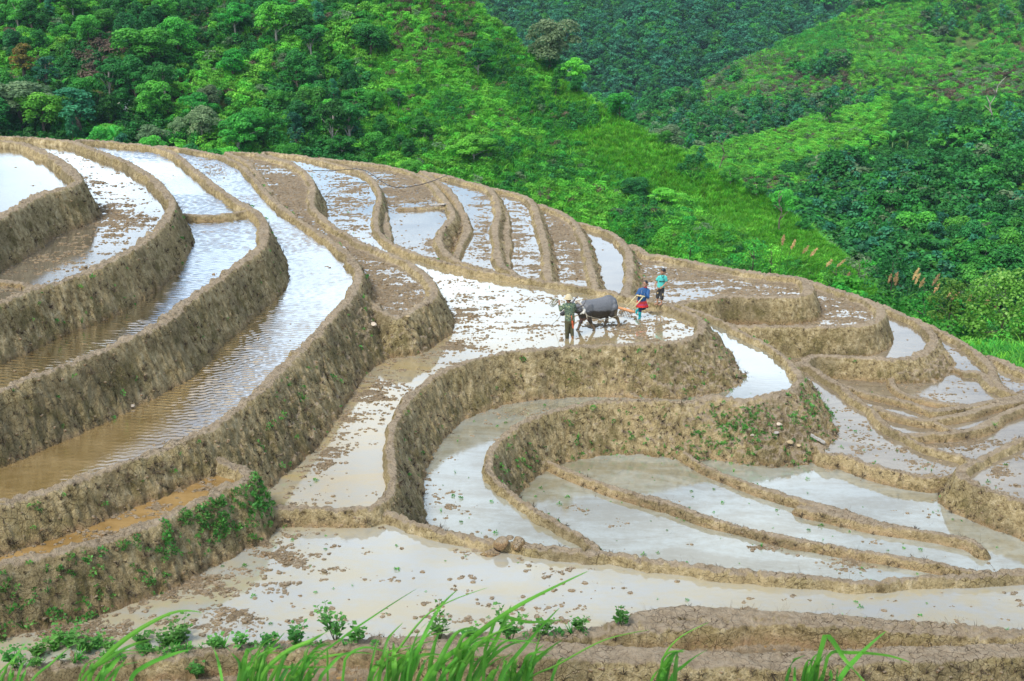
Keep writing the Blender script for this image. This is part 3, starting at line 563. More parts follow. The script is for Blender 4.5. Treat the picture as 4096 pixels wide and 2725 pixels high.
# ---------------------------------------------------------------- hills (view coordinates of a 2357 px wide copy, with distances)
def spread_line(pts, n):
    P = np.array(pts, float); u = np.linspace(0, len(P) - 1, n); k = np.minimum(u.astype(int), len(P) - 2); f = (u - k)[:, None]
    return P[k] * (1 - f) + P[k + 1] * f
def vpt(x, y, D): return at_depth(x * 1.7378, y * 1.7378, D)
class Hill:
    def __init__(s, name, ridge, foot, amp, m, nu=120, nv=60, seed=5):
        s.R = np.array([vpt(*p) for p in ridge]); s.F = np.array([vpt(*p) for p in foot]); s.amp, s.seed = amp, seed
        uu = np.linspace(0, 1, nu); vv = np.linspace(-.25, 1.45, nv); U, Vv = np.meshgrid(uu, vv, indexing='ij')
        V = s.P(U.ravel(), Vv.ravel()); I = np.arange(nu * nv).reshape(nu, nv); Fq = np.stack([I[:-1, :-1], I[1:, :-1], I[1:, 1:], I[:-1, 1:]], -1).reshape(-1, 4)
        s.o = tag(link(name, np_mesh(name, V, Fq), m), kind='structure')
    def lerp(s, A, u):
        k = np.clip(u * (len(A) - 1), 0, len(A) - 1.0001); i = k.astype(int); f = (k - i)[:, None]; f2 = f * f * (3 - 2 * f) * .5 + f * .5
        return A[i] * (1 - f2) + A[i + 1] * f2
    def P(s, u, v):
        r, f = s.lerp(s.R, u), s.lerp(s.F, u); vc = np.clip(v, -.3, 1)[:, None]; p = f * (1 - vc) + r * vc
        p[:, 2] += (fbm(p[:, 0] / (s.amp * 5), p[:, 1] / (s.amp * 5), 3, s.seed) - .5) * s.amp * np.clip((1.0 - v) * 3, 0, 1) * 1.6
        over = np.clip(v - 1, 0, 1)[:, None]; d = (r - f) * np.array([1, 1, 0])
        return p + over * d * 1.1 - np.array([0, 0, 1]) * over * np.linalg.norm(d, axis=1, keepdims=True) * .6
def to_view(P):
    d = P - np.array([0, 0, CAMZ]); zc = d[:, 1] * CP - d[:, 2] * SP; yc = -(d[:, 1] * SP + d[:, 2] * CP)
    return (W / 2 + FPX * d[:, 0] / zc) / 1.7378, (H / 2 + FPX * yc / zc) / 1.7378
def hill_mat(name, cols, scale, patch):
    m, nt, b = mat(name); P = nd(nt, 'ShaderNodeNewGeometry').outputs['Position']
    n = noise(nt, P, scale, 8, .65); p = noise(nt, P, patch, 4, .6)
    a = ramp(nt, n, [(.3, cols[0]), (.5, cols[1]), (.7, cols[2])]); bb = ramp(nt, n, [(.3, cols[3]), (.55, cols[4]), (.7, cols[1])])
    nt.links.new(mixc(nt, sstep(nt, p, .48, .60), a, bb), b.inputs['Base Color']); b.inputs['Roughness'].default_value = .95; b.inputs['Specular IOR Level'].default_value = .05
    bump(nt, b, n, 1., .8); return m
GRASSY = ((.012, .06, .008), (.03, .13, .012), (.07, .22, .02), (.05, .05, .02), (.10, .10, .035))
HM_A = hill_mat('hill_green', GRASSY, .55, .045)
HM_B = hill_mat('hill_scrub', ((.02, .07, .015), (.05, .14, .025), (.09, .20, .035), (.08, .07, .035), (.15, .12, .065)), .35, .03)
HM_D = hill_mat('hill_forest', ((.006, .03, .012), (.012, .06, .02), (.03, .10, .03), (.012, .05, .02), (.02, .08, .025)), .2, .02)
hillA = Hill('hillside', [(-330, -85, 250), (0, -85, 250), (400, -80, 247), (800, -62, 240), (1060, -25, 230), (1150, 70, 222), (1230, 140, 215), (1330, 215, 205), (1450, 292, 195), (1600, 368, 184), (1750, 452, 172), (1860, 530, 164), (1960, 615, 157), (2060, 720, 150)],
             [(-330, 430, 165), (0, 430, 165), (250, 440, 165), (500, 460, 165), (700, 490, 163), (900, 530, 160), (1050, 580, 157), (1200, 630, 153), (1350, 680, 149), (1500, 730, 145), (1650, 770, 141), (1780, 800, 138), (1900, 840, 135), (2000, 870, 133)], 4.5, HM_A, 160, 80, 5)
hillB = Hill('valley_side', [(1380, 400, 250), (1500, 372, 256), (1640, 346, 262), (1750, 322, 270), (1850, 290, 278), (1950, 258, 288), (2100, 213, 300), (2250, 168, 312), (2480, 110, 325)],
             [(1380, 700, 170), (1550, 720, 168), (1700, 740, 165), (1800, 750, 163), (1900, 760, 160), (2000, 775, 158), (2100, 785, 155), (2250, 800, 152), (2480, 830, 148)], 5., HM_B, 120, 70, 15)
hillC = Hill('far_ridge', [(1300, 330, 400), (1480, 268, 410), (1590, 214, 420), (1700, 152, 435), (1800, 107, 445), (1900, 62, 455), (2010, 10, 465), (2100, -35, 475), (2500, -80, 490)],
             [(1300, 480, 320), (1480, 470, 320), (1640, 450, 322), (1750, 430, 325), (1850, 410, 328), (1950, 395, 330), (2100, 380, 335), (2250, 360, 340), (2500, 330, 345)], 7., HM_B, 110, 60, 25)
hillD = Hill('far_forest_slope', [(850, -70, 720), (1200, -75, 720), (1500, -75, 730), (1800, -75, 740), (2100, -80, 750), (2500, -85, 760)],
             [(850, 330, 470), (1200, 345, 475), (1500, 350, 480), (1700, 350, 485), (2000, 300, 490), (2500, 260, 500)], 16., HM_D, 120, 70, 35)
# valley floor: one broad sheet below everything
nf = 40; fx, fy = np.meshgrid(np.linspace(-1, 1, nf), np.linspace(0, 1, nf), indexing='ij'); FYY = 60 + fy * 1200; FXX = fx * (150 + FYY * .8)
FZ = -16 - (FYY - 60) * .30 * np.clip(1 - (FYY - 60) / 700, .2, 1); I = np.arange(nf * nf).reshape(nf, nf)
tag(link('valley_floor', np_mesh('valley_floor', np.stack([FXX, FYY, FZ], -1).reshape(-1, 3), np.stack([I[:-1, :-1], I[1:, :-1], I[1:, 1:], I[:-1, 1:]], -1).reshape(-1, 4)), HM_D), kind='structure')
GRASSM = hill_mat('grass_slope', GRASSY, 2.5, .3)
tag(part_mesh('outer_slope', FC == -2, GRASSM), kind='structure')
tag(part_mesh('near_slope', FC == -3, GRASSM), kind='structure')

# ---------------------------------------------------------------- plants kept out of the scene, scattered as ground cover
def proto_coll(name, items):
    c = bpy.data.collections.new(name)
    for i, (me, m) in enumerate(items):
        me.materials.clear(); me.materials.append(m); o = bpy.data.objects.new('%s_%02d' % (name, i), me); c.objects.link(o)
    return c
def scatter(name, P, scl, coll, idx, label=None, tilt=.12):
    n = len(P); me = bpy.data.meshes.new(name); me.vertices.add(n); me.vertices.foreach_set('co', np.asarray(P, np.float32).ravel())
    for an, ty, arr in (('scl', 'FLOAT', scl), ('idx', 'INT', idx)):
        at = me.attributes.new(an, ty, 'POINT'); at.data.foreach_set('value', np.ascontiguousarray(arr, np.float32 if ty == 'FLOAT' else np.int32))
    rot = np.column_stack([rng.normal(0, tilt, n), rng.normal(0, tilt, n), rng.random(n) * 6.283]).astype(np.float32)
    at = me.attributes.new('rot', 'FLOAT_VECTOR', 'POINT'); at.data.foreach_set('vector', rot.ravel())
    o = link(name, me); ng = bpy.data.node_groups.new(name, 'GeometryNodeTree')
    ng.interface.new_socket('Geometry', in_out='INPUT', socket_type='NodeSocketGeometry'); ng.interface.new_socket('Geometry', in_out='OUTPUT', socket_type='NodeSocketGeometry')
    gi, go = ng.nodes.new('NodeGroupInput'), ng.nodes.new('NodeGroupOutput'); ip = ng.nodes.new('GeometryNodeInstanceOnPoints'); ci = ng.nodes.new('GeometryNodeCollectionInfo')
    ci.inputs['Collection'].default_value = coll; ci.inputs['Separate Children'].default_value = True; ci.inputs['Reset Children'].default_value = True
    def attr(nm_, dt):
        a = ng.nodes.new('GeometryNodeInputNamedAttribute'); a.data_type = dt; a.inputs['Name'].default_value = nm_; return [s for s in a.outputs if s.enabled and s.name == 'Attribute'][0]
    L = ng.links; L.new(gi.outputs[0], ip.inputs['Points']); L.new(ci.outputs[0], ip.inputs['Instance']); ip.inputs['Pick Instance'].default_value = True
    L.new(attr('idx', 'INT'), ip.inputs['Instance Index']); L.new(attr('scl', 'FLOAT'), ip.inputs['Scale']); L.new(attr('rot', 'FLOAT_VECTOR'), ip.inputs['Rotation']); L.new(ip.outputs[0], go.inputs[0])
    md = o.modifiers.new('scatter', 'NODES'); md.node_group = ng
    return tag(o, kind='stuff')
shr = [shrub_mesh(1.0, 1.25, 6, 420, .15) for _ in range(4)]
SHRUBS = proto_coll('shrub_kinds', [(shr[0], LEAF['mid']), (shr[1], LEAF['dark']), (shr[2], LEAF['light']), (shr[3], LEAF['mid']), (shr[0].copy(), LEAF['dry']), (shr[2].copy(), LEAF['grey'])])
tf = [tuft_mesh(26, 1.0, .035, .55), tuft_mesh(26, 1.0, .03, .8)]
TUFTS = proto_coll('tuft_kinds', [(tf[0], LEAF['lime']), (tf[1], LEAF['mid']), (tf[1].copy(), LEAF['light']), (tf[0].copy(), LEAF['dry'])])
far_t = [tree_meshes(7.5, 5.5, 9, 22, .75, .25, limbs=2)[1], tree_meshes(8.5, 4.6, 10, 26, .7, .3, cone=1, limbs=2)[1], tree_meshes(6.5, 6.0, 8, 22, .8, .3, flat=.8, limbs=2)[1]]
FARTREES = proto_coll('far_tree_kinds', [(far_t[0], LEAF['dark']), (far_t[1], LEAF['blue']), (far_t[2], LEAF['mid']), (far_t[0].copy(), LEAF['blue']), (far_t[1].copy(), LEAF['dark']), (far_t[2].copy(), LEAF['grey'])])

def sample(hill, n, vlo=0., vhi=1.0):
    u, v = rng.random(n), vlo + (vhi - vlo) * rng.random(n); P = hill.P(u, v); x, y = to_view(P); ok = (x > -120) & (x < 2480) & (y > -60)
    return P[ok], x[ok], y[ok], v[ok]
sm = lambda a, lo, hi: np.clip((a - lo) / (hi - lo), 0, 1)
# hill A ground cover: lime grass along the right hand ridge, shrubs elsewhere
P, x, y, v = sample(hillA, 42000)
ridge_y = np.interp(x, [1230, 1330, 1450, 1600, 1750, 1860, 1960], [140, 215, 292, 368, 452, 530, 615])
lime = sm(x, 1180, 1300) * sm(240 - (y - ridge_y), 0, 150)
nz = fbm(P[:, 0] / 9, P[:, 1] / 9, 3, 77)
r = rng.random(len(P)); is_lime = (r < lime * 1.1) & (nz > .28 + .2 * (1 - lime))
lx = ~is_lime & (rng.random(len(P)) < np.where(x > 850, .40, .48))
P1 = P[lx]; n1 = nz[lx]; i1 = np.where(n1 > np.where(x[lx] > 850, .50, .62), 2, np.where((n1 < .42) & ((x[lx] < 850) | (n1 < .36)), 1, np.where((x[lx] < 850) & (rng.random(len(P1)) < .4), 1, rng.choice([0, 3, 0, 3, 2, 1], len(P1))))); i1 = np.where(rng.random(len(P1)) < .06, rng.choice([4, 5], len(P1)), i1)
brn = (np.abs(x[lx] - 1000) < 90) & (y[lx] < 160) | (np.abs(x[lx] - 240) < 60) & (np.abs(y[lx] - 150) < 50); i1 = np.where(brn & (rng.random(len(P1)) < .5), 4, i1)
scatter('hillside_undergrowth', P1, (.8 + 1.1 * rng.random(len(P1)) ** 2) * np.where(x[lx] > 850, 1.0, 1.35), SHRUBS, i1)
P2, x2 = P[is_lime], x[is_lime]; scatter('hillside_grass', P2, .9 + .7 * rng.random(len(P2)), TUFTS, rng.choice([0, 0, 0, 2], len(P2)))
mdw = ~is_lime & ~lx & (x > 500); P2 = P[mdw]; scatter('hillside_meadow_grass', P2, 1.1 + .9 * rng.random(len(P2)), TUFTS, rng.choice([1, 1, 2, 2, 0], len(P2)))
# right valley side and far ridge: scrub with grass
for hl, nm_, n_, sc_ in ((hillB, 'valley_scrub', 19000, 1.5), (hillC, 'ridge_scrub', 15000, 1.9)):
    P, x, y, v = sample(hl, n_); nz = fbm(P[:, 0] / 22, P[:, 1] / 22, 3, 99)
    i1 = np.where(nz > .55, rng.choice([4, 5, 2, 0], len(P), p=[.35, .2, .25, .2]), np.where(nz < .45, 1, rng.choice([0, 2, 3, 1], len(P))))
    if hl is hillC: i1 = np.where(i1 == 1, 3, i1); i1 = np.where((x > 1950) & (rng.random(len(P)) < .5), 2, i1)
    if hl is hillB: i1 = np.where((v > .72) & (x < 2050) & (rng.random(len(P)) < .8), 2, i1)
    scatter(nm_, P, sc_ * (.6 + .8 * rng.random(len(P))), SHRUBS, i1)
P, x, y, v = sample(hillC, 14000); ok = (fbm(P[:, 0] / 30, P[:, 1] / 30, 2, 12) + .10 * sm(x, 1700, 2200) > .50); scatter('ridge_grass', P[ok], 2.0 + 1.4 * rng.random(ok.sum()), TUFTS, rng.choice([1, 2, 2, 3, 0], ok.sum()))
# distant forests that read as one mass
P, x, y, v = sample(hillD, 7500, .0, 1.05); scatter('far_forest', P, .75 + .75 * rng.random(len(P)), FARTREES, rng.choice([0, 1, 3, 3, 4, 2], len(P)), tilt=.05)
P, x, y, v = sample(hillC, 2600); ok = fbm(P[:, 0] / 26, P[:, 1] / 26, 3, 31) + (.16 - .20 * sm(x, 1650, 2100)) * (1.1 - v) > .56; scatter('far_ridge_trees', P[ok], .45 + .6 * rng.random(ok.sum()), FARTREES, rng.choice([0, 1, 2, 4, 5], ok.sum()), tilt=.05)
P, x, y, v = sample(hillB, 4200, .05, .62); ok = (fbm(P[:, 0] / 15, P[:, 1] / 15, 3, 31) + .10 * (.5 - v) > .44) & ~((x < 1900) & (v > .5)); PB, vB = P[ok], v[ok]

# ---------------------------------------------------------------- valley air
bm = bmesh.new(); bmesh.ops.create_cube(bm, size=1.0); me = bpy.data.meshes.new('haze'); bm.to_mesh(me); bm.free()
hz = link('haze', me); hz.scale = (2600, 1900, 620); hz.location = (0, 700, -380 + 100); tag(hz, kind='stuff')
m = bpy.data.materials.new('valley_haze'); m.use_nodes = True; nt = m.node_tree; nt.nodes.clear(); out = nt.nodes.new('ShaderNodeOutputMaterial'); pv = nt.nodes.new('ShaderNodeVolumePrincipled')
pv.inputs['Color'].default_value = (.60, .80, 1.0, 1); pv.inputs['Density'].default_value = HAZE; pv.inputs['Anisotropy'].default_value = .2; nt.links.new(pv.outputs[0], out.inputs['Volume']); me.materials.append(m)

# ---------------------------------------------------------------- trees one can tell apart
KINDS = {   # trunk mesh, crown mesh, crown material, bark
 'dome': (*tree_meshes(5.6, 5.2, 13, 250, .30, .22), 'mid', BARK),
 'dark': (*tree_meshes(6.4, 4.8, 14, 250, .30, .25), 'dark', BARK),
 'tier': (*tree_meshes(6.2, 5.6, 10, 230, .32, .34, flat=1.), 'mid', BARKP),
 'cone': (*tree_meshes(6.8, 3.8, 14, 270, .28, .22, cone=1), 'blue', BARK),
 'pale': (*tree_meshes(5.8, 4.4, 11, 240, .28, .25), 'grey', BARKP),
 'open': (*tree_meshes(7.2, 5.4, 9, 190, .36, .42, flat=.6, limbs=7), 'dark', BARKP),
}
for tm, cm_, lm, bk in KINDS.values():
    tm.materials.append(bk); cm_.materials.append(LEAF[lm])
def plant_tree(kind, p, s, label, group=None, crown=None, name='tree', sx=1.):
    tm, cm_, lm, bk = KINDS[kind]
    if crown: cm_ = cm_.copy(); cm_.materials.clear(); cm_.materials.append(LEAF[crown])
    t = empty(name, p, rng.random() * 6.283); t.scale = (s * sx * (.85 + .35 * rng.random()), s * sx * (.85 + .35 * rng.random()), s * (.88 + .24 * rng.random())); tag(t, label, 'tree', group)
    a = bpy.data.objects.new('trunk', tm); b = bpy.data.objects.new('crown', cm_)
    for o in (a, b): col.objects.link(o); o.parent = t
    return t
def hill_at(hill, vx, vy):
    """point of a hill seen at a view position"""
    u, v = [a.ravel() for a in np.meshgrid(np.linspace(0, 1, 160), np.linspace(0, 1.02, 120), indexing='ij')]
    P = hill.P(u, v); x, y = to_view(P); k = np.argmin((x - vx) ** 2 + (y - vy) ** 2); return P[k]
TL = {'dome': 'round bushy green tree in the woods on the left hillside', 'dark': 'dense dark green tree in the woods on the left hillside',
      'tier': 'light green tree with layered foliage in the woods on the left hillside', 'cone': 'narrow blue green tree in the woods on the left hillside',
      'pale': 'grey green tree in the woods on the left hillside', 'open': 'open crowned tree with visible limbs on the left hillside'}
UNIQ = [  # hill, view x, y of foot, kind, scale, crown, label, x scale
 (hillA, 636, 108, 'tier', 1.15, 'light', 'bright yellow green tree standing tall in the upper middle of the left hillside', 1.),
 (hillA, 700, 112, 'dark', .95, None, 'dark rounded tree right beside the bright yellow green hillside tree', 1.25),
 (hillA, 848, 128, 'dome', 1.0, 'dark', 'lone dark umbrella shaped tree on the grassy upper slope', 1.25),
 (hillA, 66, 196, 'cone', 1.05, 'rust', 'dark tree with a rusty brown top at the far left', 1.3),
 (hillA, 200, 322, 'cone', 1.12, 'blue', 'broad blue green tree behind the upper left paddies', 1.75),
 (hillA, 362, 165, 'dome', 1.3, 'mid', 'large bright green domed tree in the left woods', 1.2),
 (hillA, 528, 185, 'dark', .95, 'mid', 'twin topped green tree near the centre of the left hillside', 1.1),
 (hillA, 40, 290, 'dome', 1.25, 'grey', 'spreading pale olive tree at the left edge above the paddies', 1.4),
 (hillA, 112, 318, 'dome', 1.1, 'light', 'pale green round tree second from the left edge above the paddies', 1.2),
 (hillA, 1281, 228, 'cone', .62, 'dark', 'small dark tree alone on the lime green grass ridge', 1.2),
 (hillA, 1288, 140, 'dome', 1.5, 'grey', 'tall pale yellowish tree rising behind the ridge top', 1.),
 (hillA, 1345, 190, 'tier', .9, 'light', 'thin light green tree just behind the lime green ridge', .8),
 (hillA, 1440, 265, 'dome', .85, 'mid', 'rounded green tree halfway down behind the lime green ridge', 1.1),
 (hillA, 1460, 460, 'dome', .62, 'dark', 'dark bush like tree low on the grassy slope', 1.2),
 (hillA, 1095, 385, 'tier', .8, 'light', 'small layered tree on the shrubby middle slope', 1.2),
 (hillA, 1105, 190, 'open', .75, 'dark', 'thin open tree beside the bare earth patch on the slope', 1.2),
 (hillA, 805, 345, 'open', .95, 'dark', 'dark tree with a bare trunk right behind the terrace crest', 1.),
 (hillA, 1530, 485, 'tier', .6, 'light', 'small bright green flat topped tree above the terrace crest', 1.2),
 (hillB, 1910, 298, 'cone', 1.15, 'dark', 'lone dark upright tree on the bright valley side crest', 1.1),
 (hillB, 1516, 290, 'pale', 1.3, 'grey', 'silvery grey green tree in the gap between the two slopes', 1.5),
 (hillB, 1470, 262, 'dome', 1.1, 'mid', 'green tree left of the silvery tree in the valley gap', 1.3),
 (hillB, 2010, 545, 'tier', 1.25, 'mid', 'tall layered tree with a reddish branch low on the valley side', 1.2),
]
for hl, vx, vy, kd, sc_, cr_, lb, sx in UNIQ: plant_tree(kd, hill_at(hl, vx, vy), sc_, lb, None, cr_, 'tree', sx)
# woods of the left hillside
P, x, y, v = sample(hillA, 2600, .02, 1.02); nz = fbm(P[:, 0] / 14, P[:, 1] / 14, 3, 55)
dens = np.where((x < 390) & (y < 150), .85, np.where(x < 760, .46, np.where(x < 1000, .22, .07))); dens = np.where((y > 215) & (x < 980), np.maximum(dens, .74), dens)
dens = np.where((np.abs(x - 215) < 70) & (np.abs(y - 155) < 45), .08, dens); dens = np.where((np.abs(x - 560) < 90) & (y < 75), .1, dens); dens = np.where((x > 1150) & (y < np.interp(x, [1150, 1330, 1600, 1900], [70, 215, 368, 560]) + 14), .55, dens)
ok = (nz * .7 + rng.random(len(P)) * .5 < dens) & (y > -40) & (y < 330 + .3 * x); sel = []
for k in np.where(ok)[0]:
    if all((P[k, 0] - P[j, 0]) ** 2 + (P[k, 1] - P[j, 1]) ** 2 > 3.6 ** 2 for j in sel): sel.append(k)
    if len(sel) >= 165: break
for k in sel:
    dk = x[k] < 400 and y[k] < 150
    kd = rng.choice(['dome', 'dark', 'tier', 'cone', 'pale', 'open'], p=[.2, .52, .04, .16, .03, .05] if dk else [.34, .18, .17, .12, .09, .10])
    s_ = (.55 + .5 * rng.random()) * (1.05 if x[k] < 780 else .72)
    plant_tree(kd, P[k] - np.array([0, 0, .3]), s_, TL[kd], 'trees of the left hillside woods')
# woods filling the valley on the right: nearest ones singly, the rest as one mass
TR = {'dome': 'round green tree in the valley woods on the right', 'dark': 'dense dark tree in the valley woods on the right', 'tier': 'light green layered tree in the valley woods on the right',
      'cone': 'narrow blue green tree in the valley woods on the right', 'pale': 'grey green tree in the valley woods on the right', 'open': 'open crowned tree in the valley woods on the right'}
xb, yb = to_view(PB); order = np.argsort(PB[:, 1]); near, rest = [], []
for k in order:
    if xb[k] < 1500 or xb[k] > 2420: continue
    if len(near) < 100 and all((PB[k, 0] - PB[j, 0]) ** 2 + (PB[k, 1] - PB[j, 1]) ** 2 > 3.4 ** 2 for j in near): near.append(k)
    elif PB[k, 1] > PB[near[-1], 1] - 1: rest.append(k)
for k in near:
    kd = rng.choice(['dome', 'dark', 'tier', 'cone', 'pale', 'open'], p=[.36, .20, .20, .10, .06, .08])
    plant_tree(kd, PB[k] - np.array([0, 0, .3]), .72 + .65 * rng.random(), TR[kd], 'trees of the valley woods on the right')
rest = np.array(rest); scatter('valley_woods', PB[rest], .45 + .6 * rng.random(len(rest)), FARTREES, rng.choice([0, 2, 2, 4, 2, 1, 5, 0], len(rest)), tilt=.05)

# bare grey trees
def dead_tree(p, h, label, seedk):
    r_ = random.Random(seedk); bm = bmesh.new(); pts = [Vector((0, 0, -.3))]; 
    for k in range(5): pts.append(pts[-1] + Vector((r_.uniform(-.08, .12) * h, r_.uniform(-.04, .04) * h, h * .22)))
    tube(bm, pts, [.022 * h * (1 - .15 * k) for k in range(6)], 6)
    for k in range(7):
        a = pts[2 + k % 4]; d = Vector((r_.uniform(-1, 1), r_.uniform(-.5, .5), r_.uniform(.4, 1.2))) * h * .22; tube(bm, [a, a + d * .5 + Vector((0, 0, .02 * h)), a + d], [.013 * h, .009 * h, .004 * h], 5)
    o = link('dead_tree', bm_mesh('dead_tree', bm), BARKP if h > 8 else BARK); o.location = p; tag(o, label, 'tree')
dead_tree(hill_at(hillA, 1800, 545), 5.5, 'bare grey dead tree leaning on the grassy slope edge', 3)
dead_tree(hill_at(hillB, 1650, 405), 7.5, 'bare leafless tree in the hollow below the far ridge', 5)
dead_tree(hill_at(hillB, 2285, 300), 9.0, 'white branched leafless tree near the right edge of the valley side', 9)
# shrub with white blossom
def blossom_shrub(p, s, label):
    t = empty('flowering_shrub', p); t.scale = (s, s, s); tag(t, label, 'shrub')
    me = shrub_mesh(2.6, 3.0, 7, 120, .26, 'foliage'); link('foliage', me, LEAF['mid'], t)
    LV = Leaves(); n = 60; d = unit(rng.normal(size=(n, 3)) * np.array([1, 1, .8]) + np.array([0, -.8, .2])); LV.add(d * 1.25 + np.array([0, 0, 1.3]), d, .22, .2, np.full(n, .7)); link('blossom', LV.mesh('blossom'), LEAF['white'], t)
blossom_shrub(hill_at(hillA, 300, 272), 1.15, 'green shrub dotted with white blossom behind the upper left paddies')
blossom_shrub(hill_at(hillA, 392, 212), .6, 'small white flowering shrub higher up the left hillside')
# banana plants
def banana(p, h, n, label):
    t = empty('banana_plant', p, rng.random() * 6); tag(t, label, 'plant')
    bm = bmesh.new(); tube(bm, [(0, 0, -.3), (0, 0, h * .45)], [.09 * h / 3, .06 * h / 3]); link('stem', bm_mesh('stem', bm), STEM, t)
    for k in range(n):
        LV = Leaves(); a = k * 2.4; o = np.array([math.cos(a), math.sin(a), 0]); tt = np.linspace(0, 1, 7)[:, None]; L = h * .75
        pc = np.array([0, 0, h * .42]) + o * L * .55 * tt ** 1.3 + np.array([0, 0, 1]) * L * (tt - .45 * tt ** 2.2); sd = np.array([-o[1], o[0], 0])
        LV.strips(pc, sd * .16 * h * .5 * np.sin(np.pi * np.clip(tt * .92 + .06, 0, 1)) ** .6, .6); link('leaf', LV.mesh('leaf'), LEAF['mid'], t)
banana(at_depth(458, 590, 76), 1.5, 4, 'banana plant with one upright leaf just behind the upper left bund')
banana(hill_at(hillB, 2055, 352), 5.5, 6, 'banana plant on the valley side below the burnt clearing')
banana(hill_at(hillB, 2090, 350), 5., 6, 'second banana plant, right of the other one on the valley side')
banana(hill_at(hillA, 148, 240), 4.5, 5, 'banana plant among the trees of the left hillside')

# ---------------------------------------------------------------- plants on the outer slope at the right
def slope_pt(sx, sy, z): return on_plane(sx, sy, z)
def ground_snap(p): return np.array([p[0], p[1], float(height_at(np.array([p[0]]), np.array([p[1]]))[0])])
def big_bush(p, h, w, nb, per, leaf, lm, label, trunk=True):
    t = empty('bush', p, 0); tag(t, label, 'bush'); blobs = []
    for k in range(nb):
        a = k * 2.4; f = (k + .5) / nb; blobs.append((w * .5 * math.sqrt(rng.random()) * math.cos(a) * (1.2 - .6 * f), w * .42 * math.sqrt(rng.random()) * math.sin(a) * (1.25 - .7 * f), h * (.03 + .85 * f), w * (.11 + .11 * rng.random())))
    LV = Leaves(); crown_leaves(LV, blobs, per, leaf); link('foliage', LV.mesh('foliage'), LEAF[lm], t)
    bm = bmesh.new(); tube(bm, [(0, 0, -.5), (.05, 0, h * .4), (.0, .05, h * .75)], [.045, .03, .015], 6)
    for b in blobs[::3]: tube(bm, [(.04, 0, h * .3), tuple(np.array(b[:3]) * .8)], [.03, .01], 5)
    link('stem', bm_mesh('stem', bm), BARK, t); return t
def near_px(sx, sy, D): return at_depth(sx, sy, D)
BUSH = [  # photograph px of the foot, distance, height, width, leaf material
 (3990, 1430, 72, 5.9, 4.8, 30, 210, .22, 'bush', 'tall leafy bush with pale new leaves at the right edge beyond the terraces'),
 (3790, 1310, 74, 3.4, 3.2, 16, 240, .18, 'bush', 'pale tipped bush left of the tall leafy one at the right edge'),
 (4090, 1420, 70, 3.6, 3.0, 14, 220, .18, 'mid', 'green bush cut by the right edge of the picture'),
 (3960, 1500, 70, 2.2, 3.4, 16, 220, .17, 'mid', 'low green thicket at the foot of the tall leafy bush'),
 (4060, 1540, 68, 1.8, 3.0, 14, 220, .17, 'dark', 'dark low bush just outside the last bund at the right edge'),
 (3690, 1290, 76, 1.7, 3.0, 12, 220, .17, 'mid', 'low bush among the reeds beyond the blue crescent paddy'),
 (3560, 1180, 88, 3.6, 4.0, 18, 200, .22, 'dark', 'dark round bush standing below the reeds on the valley slope'),
 (3690, 1225, 86, 2.0, 3.4, 12, 200, .2, 'dark', 'dark drooping bush behind the reed plumes'),
 (3430, 1120, 84, 2.0, 2.4, 12, 220, .17, 'grey', 'pale speckled bush behind the churned mud strip'),
 (3340, 1130, 82, 1.6, 2.2, 10, 220, .16, 'mid', 'green bush behind the far bund of the muddy field, left of the pale speckled one'),
 (3010, 1068, 84, 2.2, 2.2, 12, 220, .17, 'mid', 'rounded bush just behind the muddy field, right of the boy'),
 (3080, 1085, 84, 2.0, 2.2, 12, 220, .17, 'light', 'yellow flecked bush behind the far bund of the muddy field'),
 (2760, 1010, 88, 1.4, 2.4, 10, 220, .16, 'mid', 'low spreading bush on the slope above the muddy field bund'),
]
for sx, sy, D, h, w, nb, per, lf, lm, lb in BUSH: big_bush(near_px(sx, sy, D), h, w, nb, per, lf, lm, lb)
for _ in range(46):   # low bushes covering the outer slope beyond the last bunds
    f = rng.random(); sx = 3300 + 900 * f; sy = np.interp(sx, [3300, 3650, 3850, 4200], [1130, 1290, 1420, 1600]) + rng.normal(0, 10); D = 73 + rng.random() * 9 - 4 * f
    me = rng.choice(shr); o = bpy.data.objects.new('slope_shrub', me); col.objects.link(o); o.location = at_depth(sx, sy, D) - np.array([0, 0, .2 + .9 * rng.random()]); s_ = 1.1 + 1.1 * rng.random(); o.scale = (s_, s_, s_); o.rotation_euler = (0, 0, rng.random() * 6)
    tag(o, 'leafy green shrub in the thicket beyond the terraces on the right', 'shrub', 'shrubs of the thicket on the right')
